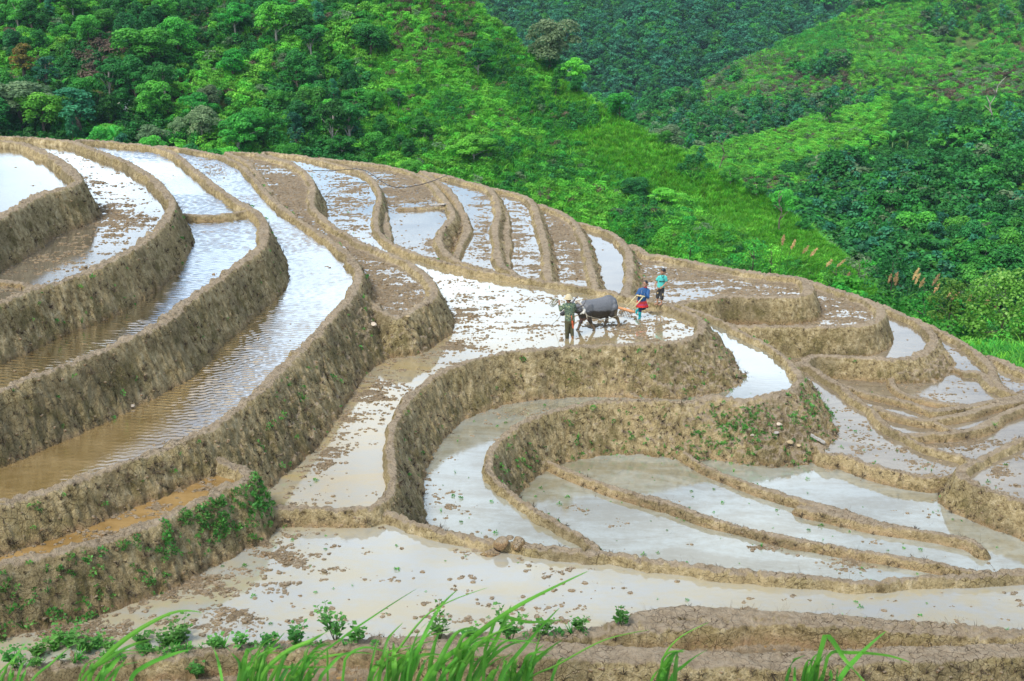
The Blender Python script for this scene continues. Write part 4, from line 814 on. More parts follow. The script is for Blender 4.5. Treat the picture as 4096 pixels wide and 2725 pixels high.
def reed(p, h, lean, label, leaves=7):
    t = empty('reed', p, 0); tag(t, label, 'reed', 'plumed reeds beyond the terraces')
    bm = bmesh.new(); pts = [Vector((lean * h * f ** 1.5, .05 * f, h * f)) for f in (0, .3, .6, .85)]; tube(bm, pts, [.018, .016, .012, .008], 5); link('stalk', bm_mesh('stalk', bm), LEAF['grey'], t)
    LV = Leaves(); n = 150; f = rng.random(n); c = np.array([lean * h * .80, .05, h * .82]); tip = np.array([lean * h * 1.25, .05, h * 1.04]); ax = unit(tip - c)
    Pp = c + (tip - c) * f[:, None] + rng.normal(size=(n, 3)) * (.055 * np.sin(np.pi * np.clip(f, .05, .97)))[:, None]; LV.add(Pp, unit(np.cross(np.broadcast_to(ax, (n, 3)), rng.normal(size=(n, 3)))), .16, .035, np.clip(rng.normal(.5, .2, n), 0, 1)); link('plume', LV.mesh('plume'), LEAF['plume'], t)
    for k in range(leaves):
        LL = Leaves(); a = rng.random() * 6.28; o = np.array([math.cos(a), .3 * math.sin(a), 0]); tt = np.linspace(0, 1, 6)[:, None]; l = h * (.5 + .4 * rng.random()); b = np.array([lean * h * .2, 0, h * .12 * k / 2])
        LL.strips(b + o * l * .6 * tt ** 1.4 + np.array([0, 0, 1]) * l * (tt - .65 * tt ** 2.3), np.array([-o[1], o[0], .3]) * .03 * (1 - tt ** 2 * .95), .55 + rng.normal(0, .12)); link('leaf', LL.mesh('leaf'), LEAF['light'], t)
RD = [(3115, 1098, 82, 2.2, .05), (3135, 1100, 82, 1.9, .18), (3165, 1100, 82, 1.5, .35), (3190, 1112, 81, 1.5, .4), (3265, 1140, 81, 1.2, .35), (3290, 1145, 81, 1.3, .5), (3370, 1180, 80, 1.0, .15), (3530, 1230, 78, 1.7, .12), (3545, 1235, 78, 1.9, .16), (3560, 1235, 78, 1.6, .1),
      (3600, 1260, 78, 2.6, .22), (3620, 1265, 77, 2.3, .18), (3640, 1260, 77, 1.9, .2), (3670, 1285, 77, 2.6, .26), (3690, 1280, 77, 1.9, .25), (3720, 1290, 76, 1.6, .4), (3740, 1300, 76, 1.6, .42), (3830, 1350, 76, 2.3, .15), (3870, 1370, 75, 2.4, .28), (3890, 1375, 75, 2.2, .38), (3920, 1390, 75, 2.0, .5)]
for i, (sx, sy, D, h, ln) in enumerate(RD): reed(at_depth(sx, sy, D) - np.array([0, 0, .5]), h + 1.0, ln, 'tall reed with a tan feathery plume leaning right beyond the terraces')
mo = np.argwhere((CLS == -2)[::2, ::2]) * 2; mo = mo[rng.choice(len(mo), min(9000, len(mo)), replace=False)]
PO = np.stack([GX[mo[:, 0], mo[:, 1]], GY[mo[:, 0], mo[:, 1]], HT[mo[:, 0], mo[:, 1]] - .05], -1); xo, yo = to_view(PO); ok = (PO[:, 2] > -14) & (xo > 1400) & (rng.random(len(PO)) < .8); PO = PO[ok]
scatter('outer_slope_grass', PO, .5 + .7 * rng.random(len(PO)), TUFTS, rng.choice([1, 1, 2, 0], len(PO)))

# ---------------------------------------------------------------- people, buffalo, harrow
def p5(cx, cy, z): return Vector(on_plane(2180 + cx / 4.708, 1050 + cy / 4.708, z))
class Flesh:
    """rounded tapering limbs and ellipsoids, fused into one continuous skin"""
    def __init__(s): s.bm = bmesh.new()
    def ell(s, c, r, rot=None):
        M = Matrix.Translation(Vector(c)) @ (rot.to_4x4() if rot else Matrix()) @ Matrix.Diagonal((*(r if hasattr(r, '__len__') else (r, r, r)), 1)); bmesh.ops.create_uvsphere(s.bm, u_segments=14, v_segments=10, radius=1, matrix=M); return s
    def limb(s, *pr):
        """alternating point, radius"""
        P = [Vector(p) for p in pr[0::2]]; Rr = pr[1::2]
        for p, r in zip(P, Rr): s.ell(p, r)
        for a, b, ra, rb in zip(P, P[1:], Rr, Rr[1:]): tube(s.bm, [a, b], [ra, rb], 12)
        return s
    def loft(s, secs):
        """rings (centre, half width, half height, axis normal)"""
        rings = []
        for c, w, h, n in secs:
            n = Vector(n).normalized(); side = Vector((0, 0, 1)).cross(n); side = side.normalized() if side.length > .3 else Vector((1, 0, 0)); upv = n.cross(side)
            rings.append([s.bm.verts.new(Vector(c) + side * w * math.cos(t) + upv * h * math.sin(t)) for t in [k * math.pi / 9 for k in range(18)]])
        for a, b in zip(rings, rings[1:]):
            for k in range(18): s.bm.faces.new((a[k], a[(k + 1) % 18], b[(k + 1) % 18], b[k]))
        s.bm.faces.new(rings[0][::-1]); s.bm.faces.new(rings[-1]); return s
    def done(s, name, m, parent, vox=.012, sm=3):
        me = bm_mesh(name + '_src', s.bm); o = bpy.data.objects.new(name + '_src', me); col.objects.link(o)
        md = o.modifiers.new('r', 'REMESH'); md.mode = 'VOXEL'; md.voxel_size = vox; md2 = o.modifiers.new('s', 'SMOOTH'); md2.factor = .5; md2.iterations = sm
        dg = bpy.context.evaluated_depsgraph_get(); m2 = bpy.data.meshes.new_from_object(o.evaluated_get(dg)); bpy.data.objects.remove(o); bpy.data.meshes.remove(me)
        m2.name = name; m2.materials.clear()
        for p in m2.polygons: p.use_smooth = True
        return link(name, m2, m, parent)
def hand(F, wrist, d, palm_n, curl=.5, L=.17, mirror=1):
    """palm, four unequal bent fingers and a side thumb; d points along the hand, palm_n out of the palm"""
    w = Vector(wrist); d = Vector(d).normalized(); n = Vector(palm_n); n = (n - d * n.dot(d)).normalized(); s = d.cross(n) * mirror
    for k in (-1.2, -.4, .4, 1.2): F.limb(w, .02, w + d * L * .48 + s * .018 * k, .0135)
    for k, fl in zip((-1.35, -.45, .45, 1.35), (.38, .50, .54, .46)):
        a = w + d * L * .5 + s * .0185 * k; b = a + (d * math.cos(curl) + n * math.sin(curl)) * L * fl * .5; c = b + (d * math.cos(curl * 2.3) + n * math.sin(curl * 2.3)) * L * fl * .5
        F.limb(a, .0095, b, .0088, c, .0075)
    a = w + d * L * .14 + s * .026; b = a + (d * .6 + s * .8).normalized() * L * .24 + n * .008; F.limb(a, .0125, b, .0105, b + (d * .9 + s * .2 + n * .5).normalized() * L * .2, .009)
SKIN = flat_mat('skin', (.36, .19, .115), .55, .12, 14.)
SKIN2 = flat_mat('skin_tanned', (.30, .155, .09), .55, .12, 14.)
HAIR = flat_mat('hair_black', (.012, .010, .010), .45, .4, 60.)
DARKF = flat_mat('face_dark', (.02, .012, .01), .4, .1)
WHITE = flat_mat('teeth_white', (.75, .72, .66), .4, .05)
LIP = flat_mat('lip', (.34, .10, .08), .5, .1)
def camo():
    m, nt, b = mat('camouflage_cloth'); tcn = nd(nt, 'ShaderNodeTexCoord').outputs['Object']; mpv = nd(nt, 'ShaderNodeMapping', {0: tcn, 'Scale': (1, 1, 2.2)}).outputs[0]
    n1, n2 = noise(nt, mpv, 14, 3, .5), noise(nt, mpv, 19, 3, .5, .5)
    c = ramp(nt, n1, [(.0, (.035, .06, .055)), (.42, (.07, .12, .08)), (.55, (.13, .20, .13)), (.66, (.30, .32, .14))], 'CONSTANT'); c = mixc(nt, sstep(nt, n2, .60, .62), c, (.42, .42, .20)); c = mixc(nt, sstep(nt, n2, .40, .38), c, (.03, .045, .05))
    nt.links.new(c, b.inputs['Base Color']); b.inputs['Roughness'].default_value = .9; return m
CAMO = camo()
OLIVE = flat_mat('trousers_olive', (.062, .060, .028), .9, .45, 6.)
STRAWM = flat_mat('helmet_straw', (.50, .43, .27), .85, .15, 40.)
NAVYJ = flat_mat('jacket_blue', (.012, .075, .21), .7, .25, 9.)
NAVY = flat_mat('leggings_navy', (.012, .02, .075), .85, .5, 60.)
TEALB = flat_mat('boots_teal', (.0, .33, .36), .35, .2, 9.)
TEAL = flat_mat('shirt_teal', (.07, .47, .42), .8, .22, 7.)
BLACKC = flat_mat('cloth_black', (.02, .02, .022), .8, .3, 20.)
SHORTS = flat_mat('shorts_charcoal', (.035, .036, .036), .9, .5, 14.)
PATCH = flat_mat('patch_tan', (.42, .32, .16), .9, .2)
REDW = flat_mat('scabbard_red', (.42, .09, .03), .6, .35, 16.)
MUDB = flat_mat('boot_muddy', (.28, .14, .05), .8, .4, 12.)
def skirt_mat():
    m, nt, b = mat('skirt_red_pleated'); z = nd(nt, 'ShaderNodeSeparateXYZ', {0: nd(nt, 'ShaderNodeTexCoord').outputs['Object']}).outputs['Z']
    n = noise(nt, nd(nt, 'ShaderNodeTexCoord').outputs['Object'], 30, 2); zz = mth(nt, 'ADD', z, mth(nt, 'MULTIPLY', n, .012))
    c = ramp(nt, nd(nt, 'ShaderNodeMapRange', {0: zz, 1: .44, 2: .76}).outputs[0], [(.0, (.015, .015, .03)), (.13, (.62, .03, .025)), (.36, (.66, .045, .03)), (.40, (.30, .06, .25)), (.45, (.66, .05, .03)), (.52, (.32, .05, .22)), (.56, (.62, .04, .03)), (.93, (.25, .02, .03))], 'CONSTANT')
    nt.links.new(c, b.inputs['Base Color']); b.inputs['Roughness'].default_value = .8; return m
def head(F, c, fwd, r=.105, tilt=0):
    """skull, jaw, neck side, nose and ears; c is the head centre, fwd the way it looks"""
    c = Vector(c); f = Vector(fwd).normalized(); u = Vector((0, 0, 1)); s = f.cross(u).normalized()
    rot = Matrix((f, -s, u)).transposed()
    F.ell(c + u * .025, (r * .95, r * .76, r * .98), rot); F.ell(c + f * .03 - u * .05, (r * .66, r * .60, r * .72), rot); F.ell(c + f * .062 - u * .09, (.03, .034, .025), rot)
    F.limb(c + f * .098 + u * .005, .010, c + f * .118 - u * .028, .016)
    for k in (-1, 1): F.ell(c + s * k * .083 - u * .01 - f * .005, (.018, .009, .03), rot); F.ell(c + f * .072 + s * k * .045 - u * .03, (.025, .024, .022), rot)
    return c, f, s, u
def hair_cap(F, c, f, s, u, k=1.):
    F.ell(c + u * .048 - f * .018, (.104 * k, .090 * k, .088 * k), Matrix((f, -s, u)).transposed()); F.ell(c - f * .045 - u * .015, (.062, .072, .075), Matrix((f, -s, u)).transposed())
def face(parent, c, f, s, u, smile=False):
    E = Flesh()
    for k in (-1, 1): E.ell(c + f * .094 + s * k * .035 + u * .012, (.010, .012, .007)); E.limb(c + f * .100 + s * k * .02 + u * .034, .005, c + f * .092 + s * k * .05 + u * .034, .004)
    E.done('eyes', DARKF, parent, .004, 1)
    Mo = Flesh(); Mo.limb(c + f * .090 + s * .022 - u * .060, .005, c + f * .100 - u * .066, .006, c + f * .090 - s * .022 - u * .060, .005); Mo.done('mouth', WHITE if smile else LIP, parent, .004, 1)

# --- man with helmet at the buffalo's head, seen from behind, looking left
q = p5(462, 1448, -.03); man = empty('person', q); tag(man, 'person in camouflage shirt and pale helmet, back to us, holding a rope at the buffalo', 'person')
F = Flesh(); c, f, s, u = head(F, (-.055, .02, 1.50), (-.75, .62, 0)); F.limb((-.045, .0, 1.44), .058, (-.035, .0, 1.33), .062)
F.limb((-.20, .02, 1.28), .055, (-.335, .03, 1.10), .042, (-.385, .07, 1.34), .030); hand(F, (-.385, .07, 1.345), (-.05, .1, 1), (-.3, .9, 0), 1.1)
F.limb((.14, .05, 1.28), .055, (.19, .16, 1.06), .042, (.08, .33, 1.02), .03); hand(F, (.08, .33, 1.02), (-.5, .7, -.1), (-.6, -.2, -.6), .8)
F.limb((-.09, 0, .75), .08, (-.09, -.03, .40), .055, (-.09, .02, .08), .036, (-.10, .08, .03), .033); F.limb((.07, .03, .75), .08, (.06, .04, .42), .055, (.09, .0, .14), .035, (.10, .04, .05), .03)
F.limb((0, .02, .78), .09, (-.02, .02, 1.2), .08)
body = F.done('body', SKIN2, man, .0095, 2); face(man, c, f, s, u)
F = Flesh(); F.loft([((-.0, .02, .70), .185, .125, (0, 0, 1)), ((-.005, .02, .85), .178, .125, (0, 0, 1)), ((-.015, .015, 1.05), .18, .125, (0, 0, 1)), ((-.03, .01, 1.22), .205, .13, (0, 0, 1)), ((-.04, .01, 1.32), .17, .10, (0, 0, 1)), ((-.04, .01, 1.385), .085, .075, (0, 0, 1))])
F.limb((-.20, .01, 1.28), .078, (-.335, .03, 1.10), .064, (-.375, .055, 1.25), .050); F.limb((.14, .03, 1.29), .075, (.195, .15, 1.06), .060, (.11, .29, 1.03), .048); F.done('shirt', CAMO, man, .013)
F = Flesh(); F.loft([((.0, .02, .60), .172, .125, (0, 0, 1)), ((0, .02, .80), .17, .12, (0, 0, 1))]); F.limb((-.08, .01, .66), .112, (-.085, -.02, .40), .092, (-.09, .02, .06), .072); F.limb((.075, .03, .66), .108, (.065, .05, .42), .086, (.10, .0, .15), .066); F.done('trousers', OLIVE, man, .013)
F = Flesh(); F.limb((.10, -.02, .13), .048, (.115, .0, .03), .046, (.12, .10, .01), .035); F.done('boot', MUDB, man)
F = Flesh(); hair_cap(F, c, f, s, u); F.done('hair', HAIR, man)
bm = bmesh.new(); hc = c + u * .045; prof = [(.005, .150), (.05, .140), (.09, .105), (.112, .055), (.122, .012), (.128, .006), (.175, -.022), (.172, -.03), (.11, -.004), (.0, .0)]
vs_ = [[bm.verts.new(hc + Vector((r * math.cos(k * math.pi / 14) * 1.08, r * math.sin(k * math.pi / 14), h))) for k in range(28)] for r, h in prof]
for a, b in zip(vs_, vs_[1:]):
    for k in range(28): bm.faces.new((a[k], a[(k + 1) % 28], b[(k + 1) % 28], b[k]))
hat = link('helmet', bm_mesh('helmet', bm), STRAWM, man); bm = bmesh.new()
pts = [hc + Vector((.122 * math.cos(k * math.pi / 12) * 1.08, .122 * math.sin(k * math.pi / 12), .018)) for k in range(25)]; tube(bm, pts, .007, 6); link('hat_band', bm_mesh('hat_band', bm), flat_mat('band_tan', (.33, .27, .15), .8), hat)
sc_ = empty('machete', (0, 0, 0)); sc_.location = q; tag(sc_, 'red wooden scabbard with machete hanging at the hip of the camouflaged person', 'machete')
bm = bmesh.new(); a, b = Vector((.08, -.13, .74)), Vector((.115, -.15, .46)); ax = (b - a); sd = ax.cross(Vector((0, 1, 0))).normalized()
for k, (t, w_, d_) in enumerate(((0, .03, .014), (.9, .032, .014), (1, .026, .012))): pass
def slab(bm, a, b, w0, w1, th):
    ax = (b - a).normalized(); sd = ax.cross(Vector((0, 1, 0))).normalized(); nn = sd.cross(ax); V = []
    for p, w_ in ((a, w0), (b, w1)):
        for i, j in ((-1, -1), (1, -1), (1, 1), (-1, 1)): V.append(bm.verts.new(p + sd * w_ * i + nn * th * j))
    for fidx in ((0, 1, 2, 3), (4, 7, 6, 5), (0, 4, 5, 1), (1, 5, 6, 2), (2, 6, 7, 3), (3, 7, 4, 0)): bm.faces.new([V[i] for i in fidx])
slab(bm, a, b, .034, .028, .013); link('scabbard', bm_mesh('scabbard', bm, False), REDW, sc_)
bm = bmesh.new(); tube(bm, [a + Vector((-.005, .0, .0)), a + Vector((-.02, .0, .10)), a + Vector((-.03, 0, .19))], [.017, .015, .019], 8); link('handle', bm_mesh('handle', bm), flat_mat('handle_orange', (.50, .12, .04), .5), sc_)
rp = link('rope_coil', bpy.data.meshes.new('tmp'), None); bm = bmesh.new(); h0 = Vector((-.40, .10, 1.42)); rr = random.Random(4)
for k in range(7):
    a0 = rr.uniform(-.2, .2); L = rr.uniform(.22, .40); tube(bm, [h0 + Vector((-.02, 0, .03)), h0 + Vector((-L * .5, a0, .06 + rr.uniform(-.05, .03))), h0 + Vector((-L, a0, -.10 + rr.uniform(-.1, .05))), h0 + Vector((-L * .85, a0 * .8, -.20)), h0 + Vector((-L * .35, a0 * .4, -.12)), h0 + Vector((-.005, 0, -.02))], .008, 5)
bpy.data.objects.remove(rp); ROPE = flat_mat('rope_green_grey', (.17, .17, .09), .9, .3, 40.); rp = link('rope', bm_mesh('rope', bm), ROPE); rp.location = q; tag(rp, 'loops of thin rope bunched in the raised hand of the camouflaged person', 'rope')

# --- water buffalo walking left, pulling
bo = p5(985, 1262, -.04); buf = empty('water_buffalo', bo, R(207)); buf.scale = (.94, .94, .96); tag(buf, 'grey water buffalo walking left through the muddy paddy with a yoke on its neck', 'buffalo')
F = Flesh()
F.loft([((-.86, 0, .90), .08, .14, (1, 0, 0)), ((-.81, 0, .92), .16, .24, (1, 0, 0)), ((-.68, 0, .93), .24, .32, (1, 0, .0)), ((-.45, 0, .90), .325, .39, (1, 0, 0)), ((-.15, 0, .865), .335, .395, (1, 0, 0)), ((.15, 0, .85), .33, .385, (1, 0, 0)), ((.42, 0, .87), .30, .37, (1, 0, 0)), ((.62, 0, .88), .27, .36, (1, 0, 0)), ((.80, 0, .87), .20, .27, (1, 0, 0)), ((.90, 0, .87), .12, .18, (1, 0, 0))])
F.ell((-.45, 0, 1.19), (.27, .12, .14)); F.ell((-.02, 0, 1.12), (.5, .10, .13)); F.ell((-.60, .20, .72), (.16, .10, .26)); F.ell((-.60, -.20, .72), (.16, .10, .26)); F.ell((-.10, 0, .56), (.42, .22, .14)); F.ell((-.62, .22, 1.06), (.10, .07, .09)); F.ell((-.62, -.22, 1.06), (.10, .07, .09)); F.ell((.50, .25, .92), (.17, .07, .24)); F.ell((.48, 0, 1.14), (.28, .11, .09)); F.ell((.66, 0, .62), (.20, .17, .18))
F.limb((.62, 0, .95), .24, (.95, .02, .95), .185, (1.14, .03, .97), .145)                       # neck
F.loft([((1.08, .03, 1.0), .11, .15, (1, 0, -.2)), ((1.20, .03, .98), .125, .145, (1, 0, -.25)), ((1.36, .035, .93), .105, .115, (1, 0, -.3)), ((1.52, .04, .875), .082, .09, (1, 0, -.3)), ((1.64, .04, .84), .085, .082, (1, 0, -.3)), ((1.70, .04, .825), .06, .06, (1, 0, -.3))])
for k in (-1, 1): F.ell((1.69, .04 + k * .04, .85), (.03, .03, .03)); F.ell((1.29, .03 + k * .105, 1.01), (.045, .025, .035))
def leg(hind, y, x0, pts, r): F.limb(*[e for p, rr_ in zip([(x0 + a, y + b, z) for a, b, z in pts], r) for e in (p, rr_)])
# fore legs: shoulder, elbow, knee (wrist), fetlock, hoof
leg(0, .17, .58, [(0, 0, .80), (-.08, .01, .55), (-.20, .0, .31), (-.34, 0, .10), (-.32, 0, .03)], (.17, .105, .064, .052, .066))
leg(0, -.17, .55, [(0, 0, .80), (.02, -.01, .55), (.13, 0, .31), (.22, 0, .10), (.26, 0, .03)], (.17, .105, .064, .052, .066))
# hind legs: hip, stifle, hock, fetlock, hoof
leg(1, .17, -.60, [(0, 0, .86), (.08, .03, .60), (-.20, .01, .42), (-.30, 0, .17), (-.27, 0, .08)], (.20, .135, .070, .055, .066))
leg(1, -.15, -.62, [(0, 0, .86), (.16, -.02, .58), (.08, 0, .37), (.16, 0, .12), (.19, 0, .04)], (.20, .13, .070, .055, .064))
def hide():
    m, nt, b = mat('buffalo_hide'); O = nd(nt, 'ShaderNodeTexCoord').outputs['Object']; z = nd(nt, 'ShaderNodeSeparateXYZ', {0: O}); n = noise(nt, O, 5., 5, .6); n2 = noise(nt, O, 30., 4, .6)
    zz = mth(nt, 'ADD', z.outputs['Z'], mth(nt, 'MULTIPLY', mth(nt, 'SUBTRACT', n, .5), .22))
    # dry pale hide above the splash line, wet dark hide below it, mud coated shins
    xr = z.outputs['X']; line = mth(nt, 'ADD', .82, mth(nt, 'MULTIPLY', xr, .06))
    dry = ramp(nt, n2, [(.3, (.095, .10, .11)), (.7, (.165, .172, .185))]); wet = ramp(nt, n2, [(.3, (.022, .019, .018)), (.7, (.045, .038, .034))])
    c = mixc(nt, sstep(nt, mth(nt, 'SUBTRACT', zz, line), -.015, .03), wet, dry)
    c = mixc(nt, mth(nt, 'MULTIPLY', sstep(nt, zz, .36, .26), .85), c, (.20, .135, .075))
    bt = mth(nt, 'MULTIPLY', sstep(nt, xr, -.52, -.66), mth(nt, 'MULTIPLY', sstep(nt, zz, .78, .70), .7)); c = mixc(nt, bt, c, (.22, .15, .07))
    pk = mth(nt, 'MULTIPLY', sstep(nt, xr, .52, .62), mth(nt, 'MULTIPLY', sstep(nt, zz, .64, .52), sstep(nt, zz, .30, .40))); c = mixc(nt, mth(nt, 'MULTIPLY', pk, .55), c, (.33, .17, .15))
    hd = sstep(nt, xr, 1.0, 1.1); c = mixc(nt, hd, c, (.045, .042, .043))
    nt.links.new(c, b.inputs['Base Color']); nt.links.new(nd(nt, 'ShaderNodeMapRange', {0: zz, 1: .75, 2: .95, 3: .35, 4: .6}).outputs[0], b.inputs['Roughness']); bump(nt, b, mth(nt, 'ADD', mth(nt, 'MULTIPLY', n2, .4), n), .7, .03); return m
bb = F.done('body', hide(), buf, .02, 4)
HORN = flat_mat('horn', (.10, .10, .11), .45, .4, 14.); HOOF = flat_mat('hoof', (.05, .04, .03), .6, .3)
for k in (-1, 1):
    bm = bmesh.new(); tube(bm, [(1.13, .03 + k * .10, 1.08), (1.06, .03 + k * .25, 1.10), (.93, .03 + k * .36, 1.17), (.80, .03 + k * .36, 1.30), (.74, .03 + k * .30, 1.40)], [.052, .048, .038, .022, .005], 9); link('horn', bm_mesh('horn', bm), HORN, buf)
    E = Flesh(); E.limb((1.10, .03 + k * .12, 1.02), .03, (1.04, .03 + k * .24, .99), .045, (.98, .03 + k * .33, .95), .014); E.done('ear', bb.data.materials[0], buf, .012, 2)
    E = Flesh(); E.ell((1.315, .03 + k * .122, 1.005), .016); E.done('eye', DARKF, buf, .005, 1)
for x_, y_ in ((.26, .17), (.81, -.17), (-.87, .18), (-.43, -.15)):
    E = Flesh(); E.limb((x_, y_, .05), .058, (x_ + .02, y_, .0), .07); E.done('hoof', HOOF, buf, .012, 2)
E = Flesh(); E.limb((-.83, 0, 1.0), .035, (-.93, .0, .80), .024, (-.90, -.02, .50), .016); E.limb((-.90, -.02, .52), .02, (-.88, -.02, .36), .032, (-.86, -.02, .27), .008); E.done('tail', bb.data.materials[0], buf, .012, 2)
WOODL = flat_mat('yoke_wood', (.38, .34, .27), .8, .3, 14.); CLOTHW = flat_mat('yoke_cloth', (.55, .53, .48), .9, .25, 20.)
yk = empty('yoke', bo, R(207)); yk.scale = buf.scale; tag(yk, 'curved wooden yoke with a pale cloth pad lying on the buffalo neck', 'yoke')
bm = bmesh.new(); tube(bm, [(.76, .44, .74), (.80, .36, .92), (.84, .26, 1.07), (.86, .12, 1.17), (.87, 0, 1.20), (.86, -.12, 1.17), (.84, -.26, 1.07), (.80, -.36, .92), (.76, -.44, .74)], [.022, .03, .034, .036, .036, .036, .034, .03, .022], 9); link('bow', bm_mesh('bow', bm), WOODL, yk)
E = Flesh(); E.limb((.83, .30, 1.03), .052, (.82, .36, .95), .055, (.88, .40, .86), .04); E.limb((.82, .37, .93), .045, (.98, .33, .82), .03); E.done('pad', CLOTHW, yk, .014, 2)
bm = bmesh.new(); tube(bm, [(.76, .44, .80), (.77, .47, .70), (.74, .48, .60)], [.026, .02, .012], 7); link('peg', bm_mesh('peg', bm), WOODL, yk)
LR = buf.matrix_basis
def bl(x, y, z): return Matrix.Translation(bo) @ Matrix.Rotation(R(207), 4, 'Z') @ Vector((x * .94, y * .94, z * .96))
bm = bmesh.new(); hk = p5(1440, 880, .30)
tube(bm, [bl(.76, .45, .76), bl(.40, .43, .62), bl(.0, .42, .50), bl(-.35, .40, .50), bl(-.75, .32, .55), bl(-.95, .25, .50), hk], .013, 6); ro = link('rope', bm_mesh('rope', bm), flat_mat('rope_grey', (.26, .23, .17), .9, .3, 40.)); tag(ro, 'grey traction rope along the buffalo flank from yoke to harrow', 'rope')
bm = bmesh.new(); nz_ = bl(1.69, .07, .82); tube(bm, [nz_, nz_.lerp(p5(130, 1170, 0), .5) + Vector((.06, 0, .02)), p5(130, 1172, .0)], .008, 5); o = link('rope', bm_mesh('rope', bm), ROPE); tag(o, 'thin nose rope hanging from the buffalo muzzle into the water', 'rope')

# --- harrow
WOODO = flat_mat('harrow_beam_wood', (.52, .25, .11), .75, .25, 16.); BAMB = flat_mat('handle_bamboo', (.52, .46, .25), .6, .2, 16.); IRON = flat_mat('tine_wood_dark', (.10, .075, .05), .7, .4, 16.)
hr = empty('harrow', p5(1540, 960, 0)); tag(hr, 'wooden toothed harrow with two pole handles behind the buffalo', 'harrow'); h0 = Vector(hr.location); rel = lambda v: Vector(v) - h0
b0, b1 = p5(1378, 852, .42), p5(1690, 938, .36)
bm = bmesh.new(); tube(bm, [rel(b0), rel(b0.lerp(b1, .5)), rel(b1)], [.052, .056, .05], 10); link('beam', bm_mesh('beam', bm), WOODO, hr)
for k in range(9):
    a = b0.lerp(b1, .16 + .09 * k); bm = bmesh.new(); tube(bm, [rel(a), rel(a + Vector((-.05, -.02, -.16))), rel(a + Vector((-.08, -.03, -.30)))], [.016, .013, .006], 6); link('tine', bm_mesh('tine', bm), IRON, hr)
t0, t1 = p5(1722, 622, .98), p5(1852, 640, .98)
for a, t in ((b0.lerp(b1, .36), t0), (b0.lerp(b1, .75), t1)):
    bm = bmesh.new(); tube(bm, [rel(a), rel(a.lerp(t, .5) + Vector((0, 0, -.015))), rel(t)], [.024, .022, .021], 8); link('handle', bm_mesh('handle', bm), BAMB, hr)
bm = bmesh.new(); tube(bm, [rel(t0 + (t0 - t1) * .06), rel(t0.lerp(t1, .5)), rel(t1 + (t1 - t0) * .22)], .026, 8); link('crossbar', bm_mesh('crossbar', bm), BAMB, hr)

# --- woman in blue jacket and red skirt, leaning to the harrow
q = p5(1782, 1062, -.03); wo = empty('person', q); tag(wo, 'smiling person in blue jacket, red skirt and teal boots steering the harrow', 'person')
g = (t0.lerp(t1, .12) - q, t0.lerp(t1, .50) - q)
F = Flesh(); c, f, s, u = head(F, (.175, .0, 1.385), (-.62, -.78, -.02), .103); F.limb((.165, .01, 1.33), .05, (.15, .02, 1.22), .055)
for sh, el, gp, sg in (((-.03, .06, 1.14), (-.14, -.02, .93), g[0], -1), ((.29, .0, 1.12), (.27, -.17, .90), g[1], 1)):
    w_ = gp + Vector((.05, .03, .05)); F.limb(sh, .05, el, .038, w_, .027); hand(F, w_, gp - w_ + Vector((0, 0, -.0)), (-.4, -.3, -.9), 1.0, .16, sg)
F.limb((.03, 0, .70), .08, (.01, -.01, .42), .055, (0, 0, .10), .04); F.limb((.13, .06, .70), .08, (.16, .06, .42), .055, (-.04, .28, .28), .04); F.limb((.08, .03, .72), .10, (.13, .03, 1.1), .08)
F.done('body', SKIN, wo, .0095, 2); face(wo, c, f, s, u, True)
F = Flesh(); hair_cap(F, c, f, s, u); F.ell(c - f * .075 + u * .02, (.06, .06, .06)); F.ell(c - f * .12 + u * .01, .04); F.done('hair', HAIR, wo)
F = Flesh(); F.loft([((.055, .02, .66), .175, .13, (0, 0, 1)), ((.06, .02, .78), .172, .13, (0, 0, 1)), ((.09, .02, .92), .165, .125, (0, 0, 1)), ((.12, .02, 1.06), .19, .13, (0, 0, 1)), ((.14, .02, 1.17), .165, .10, (0, 0, 1)), ((.155, .02, 1.245), .075, .07, (0, 0, 1))])
for sh, el, gp in (((-.02, .05, 1.13), (-.14, -.02, .93), g[0]), ((.29, .01, 1.12), (.27, -.17, .90), g[1])): F.limb(sh, .074, el, .062, gp + Vector((.06, .03, .06)), .046)
jk = F.done('jacket', NAVYJ, wo, .013)
bm = bmesh.new(); slab(bm, Vector((.035, -.105, 1.16)), Vector((.0, -.128, .72)), .006, .006, .004); link('zip', bm_mesh('zip', bm), flat_mat('zip_grey', (.25, .3, .38), .4), jk)
bm = bmesh.new(); slab(bm, Vector((.135, -.118, 1.02)), Vector((.128, -.124, .95)), .012, .007, .004); link('emblem', bm_mesh('emblem', bm), WHITE, jk)
E = Flesh(); E.limb(Vector(c) + Vector((-.05, -.05, -.115)), .02, Vector(c) + Vector((.04, -.06, -.13)), .022, Vector(c) + Vector((.075, 0, -.11)), .02); E.done('collar', flat_mat('collar_red', (.35, .03, .03), .8), wo, .01, 2)
bm = bmesh.new(); NR = 64; rings = []
for j, (z, r0, dx) in enumerate(((.76, .165, .055), (.70, .18, .06), (.60, .20, .07), (.52, .215, .08), (.455, .23, .09))):
    rings.append([bm.verts.new((dx + (r0 + (.012 * j * .5) * math.cos(16 * k * 2 * math.pi / NR)) * math.cos(k * 2 * math.pi / NR), .02 + (r0 * .72 + (.012 * j * .5) * math.cos(16 * k * 2 * math.pi / NR)) * math.sin(k * 2 * math.pi / NR), z + (.012 * math.cos(5 * k * 2 * math.pi / NR) if j == 4 else 0))) for k in range(NR)])
for a, b in zip(rings, rings[1:]):
    for k in range(NR): bm.faces.new((a[k], b[k], b[(k + 1) % NR], a[(k + 1) % NR]))
link('skirt', bm_mesh('skirt', bm), skirt_mat(), wo)
